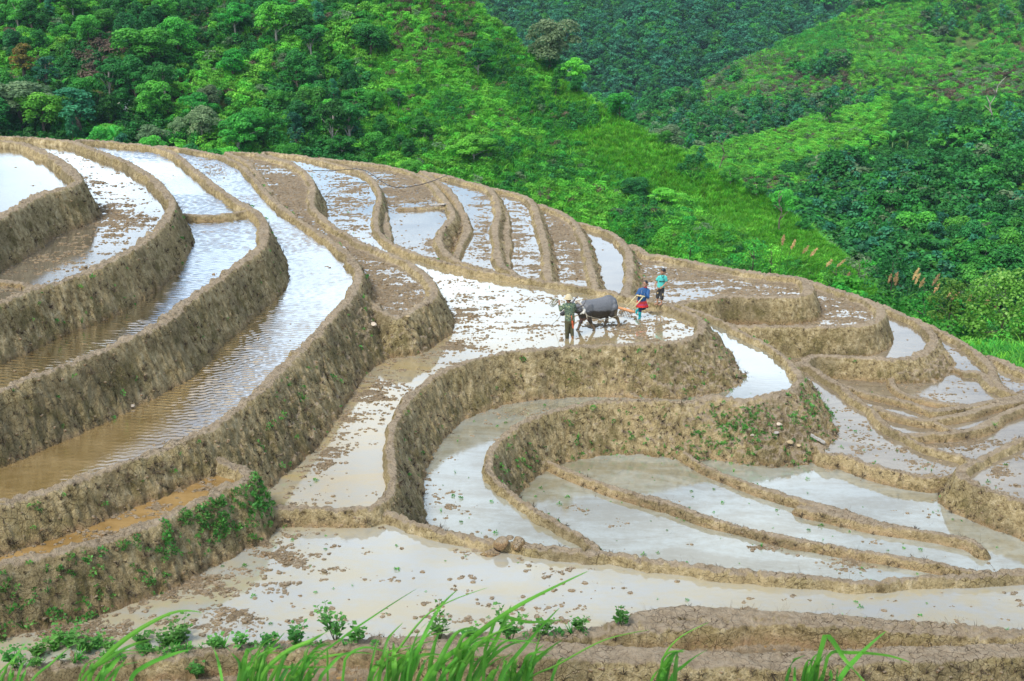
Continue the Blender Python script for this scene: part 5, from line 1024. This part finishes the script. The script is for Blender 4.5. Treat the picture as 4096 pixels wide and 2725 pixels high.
F = Flesh(); F.limb((.03, 0, .62), .10, (.01, -.01, .42), .075, (0, 0, .24), .06); F.limb((.13, .06, .62), .10, (.165, .05, .42), .078, (.06, .18, .34), .06); F.done('leggings', NAVY, wo, .012)
for pts in (((.0, 0, .27), .068, (0, 0, .10), .052, (0, -.01, .035), .05, (-.05, -.10, .02), .038), ((.06, .19, .335), .066, (-.05, .29, .27), .052, (-.09, .32, .24), .046, (-.10, .30, .14), .036)):
    F = Flesh(); F.limb(*pts); F.done('boot', TEALB, wo, .011, 2)

# --- boy in teal shirt on the bund
q = p5(2150, 815, .25); cand = [(float(height_at(np.array([q.x + .02, q.x - .06, q.x + .1]), np.array([q.y - k * .05] * 3)).max()), q.y - k * .05) for k in range(-4, 14)]; gz, gy = max(cand); q = Vector((q.x, gy, gz)); by = empty('person', q); tag(by, 'barefoot person in teal shirt and dark shorts standing on the earth bund', 'person')
F = Flesh(); c, f, s, u = head(F, (.125, 0, 1.335), (-.86, -.5, -.02), .102); F.limb((.12, .01, 1.28), .045, (.11, .02, 1.18), .05)
F.limb((-.035, .0, 1.12), .042, (-.11, .02, .94), .033, (-.175, -.04, .80), .024); hand(F, (-.175, -.04, .80), (-.15, -.1, -1), (.9, 0, .1), .5, .14)
F.limb((.25, .0, 1.11), .042, (.275, -.02, .90), .033, (.09, -.17, .76), .024); hand(F, (.09, -.17, .76), (-.7, -.2, -.5), (0, .9, 0), .5, .14, -1)
for x_, y_, kx in ((-.03, .03, -.045), (.12, -.03, .10)):
    F.limb((x_ + .01, 0, .68), .07, (kx + .01, y_, .36), .046, (x_ - .015, y_ + .01, .07), .03); ft = Vector((x_ - .02, y_, .03)); F.limb(ft, .032, ft + Vector((-.10, -.06, -.005)), .027)
    for k in range(5): F.limb(ft + Vector((-.095 + .008 * k, -.085 + .022 * k - .01, -.008)), .011, ft + Vector((-.135 + .012 * k, -.085 + .022 * k - .02, -.014)), .009)
F.limb((.07, .01, .70), .085, (.10, .02, 1.08), .075); F.done('body', SKIN, by, .0095, 2); face(by, c, f, s, u)
F = Flesh(); hair_cap(F, c, f, s, u, 1.05); F.limb(c + u * .085 + f * .05, .035, c + u * .06 + f * .085 + s * .02, .02); F.ell(c - f * .06, (.05, .06, .06)); F.done('hair', HAIR, by)
F = Flesh(); F.loft([((.065, .01, .70), .15, .105, (0, 0, 1)), ((.07, .01, .85), .145, .10, (0, 0, 1)), ((.09, .01, 1.0), .155, .105, (0, 0, 1)), ((.105, .01, 1.10), .16, .095, (0, 0, 1)), ((.112, .01, 1.17), .11, .075, (0, 0, 1)), ((.115, .01, 1.20), .06, .06, (0, 0, 1))])
F.limb((-.02, .0, 1.115), .06, (-.09, .02, 1.0), .058); F.limb((.235, .0, 1.105), .06, (.268, -.01, .985), .058); sh = F.done('shirt', TEAL, by, .012)
bm = bmesh.new(); tube(bm, [(.06, -.02, 1.20), (.09, -.078, 1.15), (.115, -.10, 1.11), (.14, -.08, 1.15), (.165, -.02, 1.20)], .011, 6); link('neckband', bm_mesh('neckband', bm), BLACKC, sh)
for p_ in ((-.09, .02, .998), (.268, -.01, .982)):
    E = Flesh(); E.ell(p_, (.062, .062, .014)); E.done('sleeve_trim', BLACKC, sh, .008, 1)
tx = bpy.data.curves.new('shirt_lettering', 'FONT'); tx.body = 'MIAMI'; tx.size = .078; tx.align_x = 'CENTER'; tx.extrude = .002; tx.offset = .0015
to = bpy.data.objects.new('shirt_lettering', tx); col.objects.link(to); dg = bpy.context.evaluated_depsgraph_get(); tm_ = bpy.data.meshes.new_from_object(to.evaluated_get(dg)); bpy.data.objects.remove(to)
for v_ in tm_.vertices: x0 = v_.co.x; v_.co = Vector((x0, v_.co.y, v_.co.z - 1.6 * x0 * x0))
tm_.materials.clear(); tl = link('lettering', tm_, BLACKC, sh); tl.location = (.082, -.108, .945); tl.rotation_euler = (R(88), 0, 0)
E = Flesh(); E.ell((.15, -.098, 1.045), (.016, .006, .019)); E.done('emblem', BLACKC, sh, .004, 1)
F = Flesh(); F.loft([((.065, .01, .62), .145, .105, (0, 0, 1)), ((.065, .01, .76), .14, .10, (0, 0, 1))]); F.limb((-.0, .01, .62), .085, (-.035, .03, .42), .076, (-.045, .03, .31), .072); F.limb((.125, .0, .62), .085, (.115, -.03, .42), .076, (.115, -.03, .27), .072); so = F.done('shorts', SHORTS, by, .012)
for a_, b_ in (((-.055, -.055, .52), (-.06, -.05, .46)), ((.14, -.108, .48), (.14, -.11, .40))):
    bm = bmesh.new(); slab(bm, Vector(a_), Vector(b_), .025, .025, .012); link('patch', bm_mesh('patch', bm), PATCH, so)
E = Flesh(); E.limb((-.168, -.035, .815), .029, (-.172, -.038, .795), .029); E.done('wristband', PATCH, by, .006, 1)

# ---------------------------------------------------------------- small things on the terraces
# black hose slung over the bunds
HZ = [(490, 258, 1.15), (560, 262, .8), (640, 262, .55), (740, 253, .45), (830, 246, .38), (900, 258, .34), (940, 280, .32), (1000, 322, .30), (1080, 376, -.05), (1150, 393, -.25), (1250, 388, -.28), (1350, 368, -.25), (1450, 336, -.20), (1545, 296, -.55)]
bm = bmesh.new(); tube(bm, [Vector(on_plane(1000 + x / 1.96, 550 + y / 1.96, z + .06)) for x, y, z in HZ], .022, 7)
tag(link('hose', bm_mesh('hose', bm), flat_mat('hose_black', (.018, .02, .025), .45, .3)), 'black water hose slung across two bunds near the far crest', 'hose')
def stone(p, r, label, m, seed, flatz=.65):
    rr = random.Random(seed); bm = bmesh.new(); bmesh.ops.create_icosphere(bm, subdivisions=3, radius=1)
    ax = [(Vector((rr.gauss(0, 1), rr.gauss(0, 1), rr.gauss(0, 1))).normalized(), rr.uniform(.55, .9)) for _ in range(9)]
    for v in bm.verts:
        d = v.co.normalized(); k = min([1] + [h / max(d.dot(a), 1e-3) for a, h in ax if d.dot(a) > .3]); v.co = Vector((d.x * r * 1.25, d.y * r, d.z * r * flatz)) * k
    o = link('stone', bm_mesh('stone', bm, False), m); o.location = p; o.rotation_euler = (0, 0, rr.random() * 6); return tag(o, label, 'stone')
def bank_pt(sx, sy, guess=0.):
    """where the line of sight through a photograph pixel meets the ground"""
    d = ray(sx, sy); t = np.linspace(14, 86, 5000) / d[1]; P = np.array([0, 0, CAMZ]) + t[:, None] * d; hh = height_at(P[:, 0], P[:, 1]); k = np.argmax(P[:, 2] <= hh + .01)
    return P[k]
STN = flat_mat('stone_pale', (.50, .42, .32), .9, .25, 9., bumpd=.02); STG = flat_mat('stone_grey', (.30, .27, .24), .9, .3, 9., bumpd=.02); STO = flat_mat('stone_ochre', (.36, .28, .16), .9, .3, 9., bumpd=.02)
for i, (sx, sy, r, m, lb) in enumerate([(1490, 1298, .20, STN, 'pale flat stone on the bank below the rounded mud pool'), (1632, 1266, .12, STO, 'small ochre stone on the lip of the rounded mud pool'), (3118, 1697, .13, STN, 'pale stone high on the weedy mound'),
      (3046, 1720, .11, STO, 'tan stone in the middle of the weedy mound, left of the pale one'), (3104, 1730, .12, STG, 'grey stone right below the pale stone on the weedy mound'), (3009, 1741, .09, STN, 'white pebble at the lower left of the weedy mound stones'),
      (3160, 1768, .17, STO, 'ochre rock slab near the foot of the weedy mound'), (3195, 1782, .11, STO, 'ochre rock at the foot of the weedy mound beside the timber'), (530, 1622, .10, STN, 'pale stone at the foot of the long left bank by the brown water'), (990, 1170 + 1600 - 350, .09, STN, 'pale stone in the mud at the left shore of the front paddy')]):
    p = bank_pt(sx, sy); stone(p, r * .72, lb, m, 40 + i)
GREYW = flat_mat('timber_grey', (.42, .40, .36), .85, .3, 10.)
def plank(a, b, w, th, label):
    bm = bmesh.new(); a, b = Vector(a), Vector(b); ax = (b - a).normalized(); sd = ax.cross(Vector((0, 0, 1))).normalized(); up_ = sd.cross(ax); V = []
    for i in range(7):
        p = a.lerp(b, i / 6) + up_ * .006 * math.sin(i * 2.1); V.append([bm.verts.new(p + sd * w * s_ * (1 + .08 * math.sin(i * 3 + s_)) + up_ * th * u_) for s_, u_ in ((-1, -1), (1, -1), (1, 1), (-1, 1))])
    for q0, q1 in zip(V, V[1:]):
        for k in range(4): bm.faces.new((q0[k], q0[(k + 1) % 4], q1[(k + 1) % 4], q1[k]))
    bm.faces.new(V[0][::-1]); bm.faces.new(V[-1]); return tag(link('plank', bm_mesh('plank', bm, False), GREYW), label, 'plank')
up3 = np.array([0, 0, .05]); plank(bank_pt(3243, 1746) + up3, bank_pt(3297, 1776) + up3, .07, .035, 'grey weathered timber lying on the side of the weedy mound')
plank(bank_pt(1722, 822) + up3, bank_pt(1782, 820) + up3, .09, .03, 'grey plank on the mud step across the strip behind the buffalo paddy')
# broken spout in the front bund: clods round a hole
CL = MUD
for i, (sx, sy, r, lb) in enumerate([(2003, 2176, .20, 'rounded earth clod above the hole in the front bund'), (2035, 2160, .14, 'small top clod beside the hole in the front bund'), (1965, 2225, .22, 'earth lump spilling into the front paddy below the bund hole'), (2070, 2180, .19, 'root matted earth clod right of the hole in the front bund')]):
    p = bank_pt(sx, sy); o = stone(p + np.array([0, 0, .03]), r, lb, CL, 70 + i, .8); o.name = 'earth_clod'; o['category'] = 'clod'
E = Flesh(); p = Vector(bank_pt(1988, 2200)); E.ell(p + Vector((0, .02, .0)), (.09, .08, .17)); ho = E.done('drain_hole', flat_mat('hole_shade_dark', (.02, .014, .009), .95, .3), None, .02, 2); tag(ho, 'dark drain hole washed through the front bund between earth clods', 'hole')  # solid lump; its near black colour stands for the shade inside the hole

# weeds and dry stalks on the banks: uncounted ground cover
def rosette(n, L, w):
    LV = Leaves()
    for k in range(n):
        a = k * 2.4 + rng.normal(0, .2); el = .25 + .9 * rng.random(); d = np.array([math.cos(a) * math.cos(el), math.sin(a) * math.cos(el), math.sin(el)]); l = L * (.5 + .6 * rng.random()); P = d * l * .75
        N = unit(np.array([-math.cos(a) * math.sin(el), -math.sin(a) * math.sin(el), math.cos(el)]) + rng.normal(size=3) * .25); LV.add(P[None], N[None], l * .6, l * w, np.clip(np.array([rng.normal(.55, .2)]), 0, 1))
    return LV.mesh('rosette')
def twigs(n, L):
    LV = Leaves()
    for k in range(n):
        a = rng.random() * 6.28; t = np.linspace(0, 1, 4)[:, None]; l = L * (.5 + rng.random()); d = np.array([math.cos(a), math.sin(a), .3 + rng.random()]); LV.strips(d * l * t + rng.normal(size=(4, 3)) * .03 * l, np.array([-math.sin(a), math.cos(a), .2]) * .006, rng.random())
    return LV.mesh('twigs')
WEEDS = proto_coll('weed_kinds', [(rosette(14, 1., .5), LEAF['weed']), (rosette(22, 1., .38), LEAF['weed']), (tuft_mesh(14, 1.3, .05, .7), LEAF['mid']), (twigs(10, 1.2), LEAF['dry']), (tuft_mesh(16, 1.2, .04, .9, droop=.8), LEAF['dry'])])
bi, bj = np.where((CLS >= 0) & (DROP > .06) & (GY < 72)); sel = rng.choice(len(bi), 90000, replace=False); bi, bj = bi[sel], bj[sel]
PX, PY, PZ = GX[bi, bj], GY[bi, bj], HT[bi, bj]; PP = np.stack([PX, PY, PZ - .01], -1); vx, vy = to_view(PP); cl = CLS[bi, bj]; nz = fbm(PX * .8, PY * .8, 4, 201)
wgt = np.where(cl == PID['L5'], .10 + .8 * sm(nz, .50, .62), 0) + np.where(cl == PID['G'], .05 + .30 * sm(nz, .50, .62), 0) + np.where(np.isin(cl, [PID['B'], PID['F']]), .02 + .10 * sm(nz, .5, .65), 0) + np.where(np.isin(cl, [PID['L2'], PID['L3'], PID['L4']]), .012 + .09 * sm(nz, .54, .66), 0) + .008
wgt = wgt + np.where((cl == PID['L5']) & (np.abs(vx - 500) < 130) & (np.abs(vy - 1195 + (vx - 500) * .35) < 70), .55, 0) + np.where((cl == PID['N7']), .10, 0)
gar = (PY / 45.) ; ok = rng.random(len(PX)) < wgt * .40 * np.clip(gar, .6, 1.6); n = ok.sum()
scatter('bank_weeds', PP[ok], (.07 + .10 * rng.random(n) ** 2) * np.where(cl[ok] == PID['L5'], 1.15, 1.), WEEDS, rng.choice([0, 1, 2], n, p=[.5, .35, .15]), tilt=.5)
ok = rng.random(len(PX)) < .16; n = ok.sum(); scatter('bank_dry_stalks', PP[ok], .08 + .11 * rng.random(n), WEEDS, rng.choice([3, 4], n), tilt=.6)
# creepers carpeting the lowest left bank
bi, bj = np.where((CLS == PID['L5']) & (DROP > .03)); s_ = rng.choice(len(bi), min(26000, len(bi)), replace=False); bi, bj = bi[s_], bj[s_]
PL = np.stack([GX[bi, bj], GY[bi, bj], HT[bi, bj]], -1); lx_, ly_ = to_view(PL); n_ = fbm(PL[:, 0] * 1.3, PL[:, 1] * 1.3, 4, 301)
w_ = np.where((np.abs(lx_ - 495) < 120) & (np.abs(ly_ - 1190 + (lx_ - 495) * .42) < 62), sm(n_, .38, .50) * .85, 0) + .30 * sm(n_, .54, .64) * (lx_ < 420)
ok = rng.random(len(PL)) < w_ * .22; scatter('bank_creepers', PL[ok], .075 + .07 * rng.random(ok.sum()), WEEDS, rng.choice([0, 1], ok.sum()), tilt=.5)
bi, bj = np.where((CLS == PID['G']) & (DROP > .15)); s_ = rng.choice(len(bi), min(26000, len(bi)), replace=False); bi, bj = bi[s_], bj[s_]
PL = np.stack([GX[bi, bj], GY[bi, bj], HT[bi, bj]], -1); lx_, ly_ = to_view(PL); n_ = fbm(PL[:, 0] * 1.1, PL[:, 1] * 1.1, 4, 311)
ok = rng.random(len(PL)) < (.07 * sm(n_, .50, .62) + .13 * sm(n_, .46, .60) * np.exp(-((lx_ - 1680) / 90) ** 2 - ((ly_ - 1000) / 40) ** 2)); scatter('mound_weeds', PL[ok], .04 + .08 * rng.random(ok.sum()), WEEDS, rng.choice([0, 1, 2], ok.sum(), p=[.6, .3, .1]), tilt=.4)
# seedlings and weeds standing in the water
pts = []
for nm, cnt in (('F', 60), ('G', 40), ('H', 130), ('J1', 40), ('B', 8), ('P', 14), ('K', 30)):
    mi, mj = np.where((WIN == PID[nm]) & (SD < -.4)); s_ = rng.choice(len(mi), min(cnt, len(mi)), replace=False); z0 = PADDY[PID[nm]][1]; pts.append(np.stack([GX[mi[s_], mj[s_]], GY[mi[s_], mj[s_]], np.maximum(HT[mi[s_], mj[s_]], z0) - .01], -1))
PW = np.concatenate(pts); scatter('water_weeds', PW, .035 + .075 * rng.random(len(PW)) ** 2, WEEDS, rng.choice([0, 1, 3, 2], len(PW), p=[.4, .15, .3, .15]))
# crumbs of soil along the bunds and floating in the paddies
cb = []
for _ in range(3):
    bm = bmesh.new(); bmesh.ops.create_icosphere(bm, subdivisions=1, radius=1)
    for v in bm.verts: v.co *= rng.uniform(.6, 1.15); v.co.z *= .6
    cb.append((bm_mesh('crumb', bm, False), MUD))
CRUMB = proto_coll('soil_crumbs', cb)
ok = rng.random(len(PX)) < .14; n = ok.sum(); scatter('bank_soil_crumbs', PP[ok], .018 + .05 * rng.random(n) ** 3, CRUMB, rng.integers(0, 3, n))
mk = (WIN >= 0) & (WETIN > .9); zw = np.array([p[1] for p in PADDY] + [0] * len(RIDGE))[np.clip(WIN, 0, None)]; mi, mj = np.where(mk & (HT > zw - .030) & (WIN < NP) & (WIN != PID['U'])); s_ = rng.choice(len(mi), min(26000, len(mi)), replace=False)
PC = np.stack([GX[mi[s_], mj[s_]], GY[mi[s_], mj[s_]], np.maximum(HT[mi[s_], mj[s_]], zw[mi[s_], mj[s_]])], -1); scatter('paddy_mud_clods', PC, .02 + .06 * rng.random(len(PC)) ** 2.5, CRUMB, rng.integers(0, 3, len(PC)))

# leafy weeds on the near shore of the front paddy
def weed_plant(p, h, nst, label):
    t = empty('weed', p, rng.random() * 6); tag(t, label, 'weed', 'leafy weeds on the near shore')
    bm = bmesh.new(); LV = Leaves()
    for k in range(nst):
        a = rng.random() * 6.28; hh = h * (.45 + .55 * rng.random()) if k else h; tip = Vector((math.cos(a) * .45 * hh, math.sin(a) * .45 * hh, hh)); tube(bm, [(0, 0, -.1), tip * .5 + Vector((0, 0, .06 * hh)), tip], [.008, .006, .003], 5)
        m_ = int(7 + 10 * hh)
        for j in range(m_):
            f = .2 + .8 * (j + .5) / m_; c_ = np.array(tip) * f; b_ = j * 2.4; d = np.array([math.cos(b_), math.sin(b_), .25 + .3 * rng.random()]); l = .105 * (1.15 - .5 * f) * (.7 + .6 * rng.random())
            N = unit(np.array([-d[0] * .35, -d[1] * .35, 1.]) + rng.normal(size=3) * .3); LV.add((c_ + d * l * .8)[None], N[None], l * 1.25, l * .95, np.clip(np.array([rng.normal(.5, .2)]), 0, 1))
    link('stem', bm_mesh('stem', bm), STEM, t); link('foliage', LV.mesh('foliage'), LEAF['weed'], t)
WD = [(90, 2650, .40), (160, 2640, .3), (215, 2600, .42), (262, 2590, .62), (330, 2610, .42), (390, 2600, .36), (440, 2600, .28), (590, 2600, .42), (650, 2585, .5), (700, 2580, .45), (745, 2575, .5), (830, 2580, .32), (900, 2580, .22), (955, 2590, .25), (1010, 2585, .38), (1060, 2580, .30), (1115, 2580, .38), (1180, 2560, .50), (1240, 2565, .30),
      (1325, 2555, .68), (1380, 2560, .38), (1430, 2560, .35), (1600, 2560, .30), (1760, 2555, .55), (1830, 2550, .35), (1880, 2550, .32), (1950, 2545, .66), (2050, 2545, .55), (2110, 2545, .30), (2200, 2540, .30), (2250, 2520, .42), (2330, 2515, .35), (2390, 2510, .35), (2490, 2500, .28), (850, 2690, .30), (800, 2700, .28)]
for sx, sy, h in [w_ for i_, w_ in enumerate(WD) if w_[0] < 800 or i_ % 2]: weed_plant(bank_pt(sx + rng.normal(0, 14), sy + 4 + rng.normal(0, 7)), h * (.8 + .6 * rng.random()), 4 + int(h * 8), 'leafy green weed on the near shore of the big front paddy')

shx = np.concatenate([rng.uniform(0, 900, 34), rng.uniform(900, 2420, 16)]); shy = np.interp(shx, [0, 350, 800, 1200, 2400], [2680, 2640, 2600, 2590, 2535]) - 4 + rng.normal(0, 7, len(shx))
PSH = np.array([bank_pt(a_, b_) for a_, b_ in zip(shx, shy)]); scatter('shore_weeds', PSH, .10 + .12 * rng.random(len(PSH)), WEEDS, rng.choice([0, 1, 2], len(PSH), p=[.45, .4, .15]), tilt=.3)
# long grass leaves close to the camera, growing on the slope below it
def grass_clump(blades, D, label):
    """blades: lists of photograph px from low to tip; rooted on the slope at distance D"""
    b0 = at_depth(blades[0][0][0], 2725, D); gz = min(11.9 - .65 * D, 11.2); root = Vector((b0[0], D, gz)); t = empty('grass_clump', root); tag(t, label, 'grass', 'grass clumps on the near slope')
    for bl_ in blades:
        pts = [at_depth(x, y, D + .25 * rng.normal() * k / len(bl_)) for k, (x, y) in enumerate(bl_)]; r0 = np.array([pts[0][0] + rng.normal(0, .03), D + rng.normal(0, .05), gz]); P = smooth(np.array([r0] + pts), False, 5) - np.array(root)
        tt = np.linspace(0, 1, len(P))[:, None]; wd = .0088 * rng.uniform(.4, 1.25) * (bl_w.get(id(bl_), 1.)) * np.clip(1.15 - tt ** 3 * 1.15, .02, 1) * (.55 + .45 * np.clip(tt * 4, 0, 1)); dr = np.gradient(P, axis=0); sd = unit(np.cross(dr, np.array([0, -1., .35]))); fold = np.array([0, .35, .25])
        LV = Leaves(); LV.strips(P + sd * wd * .5, sd * wd * .5 + fold * wd * .3, .5 + rng.normal(0, .14)); LV.strips(P - sd * wd * .5, sd * wd * .5 - fold * wd * .3, .5 + rng.normal(0, .14)); link('leaf', LV.mesh('leaf'), LEAF['blade'], t)
bl_w = {}
def auto(x0, n, lean, hgt, sp):
    out = []
    for k in range(int(n * 2.4)):
        x = x0 + rng.normal(0, sp); h = hgt * (.45 + .7 * rng.random()); l = lean * h * (.4 + rng.random()) + rng.normal(0, .25) * h
        out.append([(x, 2740), (x + l * .25, 2740 - h * .5), (x + l * .6, 2740 - h * .88), (x + l * (1.1 + .3 * rng.random()), 2740 - h * (1.0 + rng.normal(0, .12)))])
    return out
GC = [([[(1209, 2700), (1360, 2560), (1510, 2455), (1672, 2352)], [(1040, 2735), (1130, 2620), (1250, 2560), (1330, 2515)]] + auto(1180, 8, .7, 150, 50), 4.3, 'grass clump with one long straight leaf pointing right, bottom edge left of centre'),
      ([[(1510, 2725), (1600, 2590), (1720, 2450), (1955, 2350)], [(1640, 2730), (1690, 2560), (1760, 2430), (1830, 2360)], [(1380, 2640), (1460, 2590), (1590, 2630)]] + auto(1560, 10, .6, 190, 60), 4.2, 'dense grass clump at the bottom edge just left of centre'),
      ([[(1700, 2725), (1870, 2570), (2080, 2420), (2357, 2283)], [(1760, 2730), (1990, 2530), (2120, 2450)], [(2000, 2730), (2120, 2560), (2240, 2430)], [(1900, 2730), (1985, 2560), (2045, 2420)], [(1980, 2480), (2120, 2490), (2250, 2480)]] + auto(1840, 10, .7, 200, 70), 4.0, 'tallest grass clump at the bottom centre with a leaf reaching over the front paddy'),
      ([[(2100, 2735), (2230, 2660), (2420, 2560), (2600, 2520)], [(2060, 2730), (2140, 2640), (2250, 2560)]] + auto(2080, 7, .6, 130, 50), 4.2, 'low grass clump right of the tallest one'),
      ([[(357, 2712), (430, 2620), (540, 2530), (680, 2455), (808, 2451)], [(330, 2720), (430, 2640), (560, 2570), (735, 2540)], [(520, 2735), (590, 2660), (700, 2615), (760, 2600)]] + auto(400, 4, .6, 130, 40), 4.0, 'grass clump on the lower left with a leaf arching over the paddy shore'),
      ([[(-20, 2730), (50, 2640), (116, 2556)], [(120, 2740), (210, 2650), (280, 2590)]] + auto(30, 3, .5, 100, 30), 4.2, 'small grass clump in the bottom left corner'),
      ([[(980, 2730), (1060, 2620), (1140, 2530)], [(1000, 2735), (1020, 2680), (1150, 2670), (1350, 2670)]] + auto(990, 7, .5, 160, 45), 4.4, 'grass clump at the bottom, between the left arching leaf and the long straight leaf'),
      ([[(2640, 2725), (2660, 2620), (2720, 2550), (2840, 2488)], [(2680, 2730), (2740, 2660), (2830, 2600)], [(2650, 2640), (2680, 2610), (2740, 2605)]] + auto(2660, 4, .4, 120, 25), 4.2, 'thin grass clump at the bottom right of centre'),
      ([[(3230, 2740), (3270, 2640), (3305, 2545)], [(3300, 2545), (3380, 2640), (3470, 2740)], [(3350, 2740), (3440, 2620), (3545, 2525)], [(3310, 2630), (3400, 2612), (3560, 2625), (3640, 2650)]] + auto(3260, 5, .2, 110, 50), 4.1, 'broad leaved grass clump at the bottom right')]
for bl_, D, lb in GC: grass_clump(bl_, D, lb)
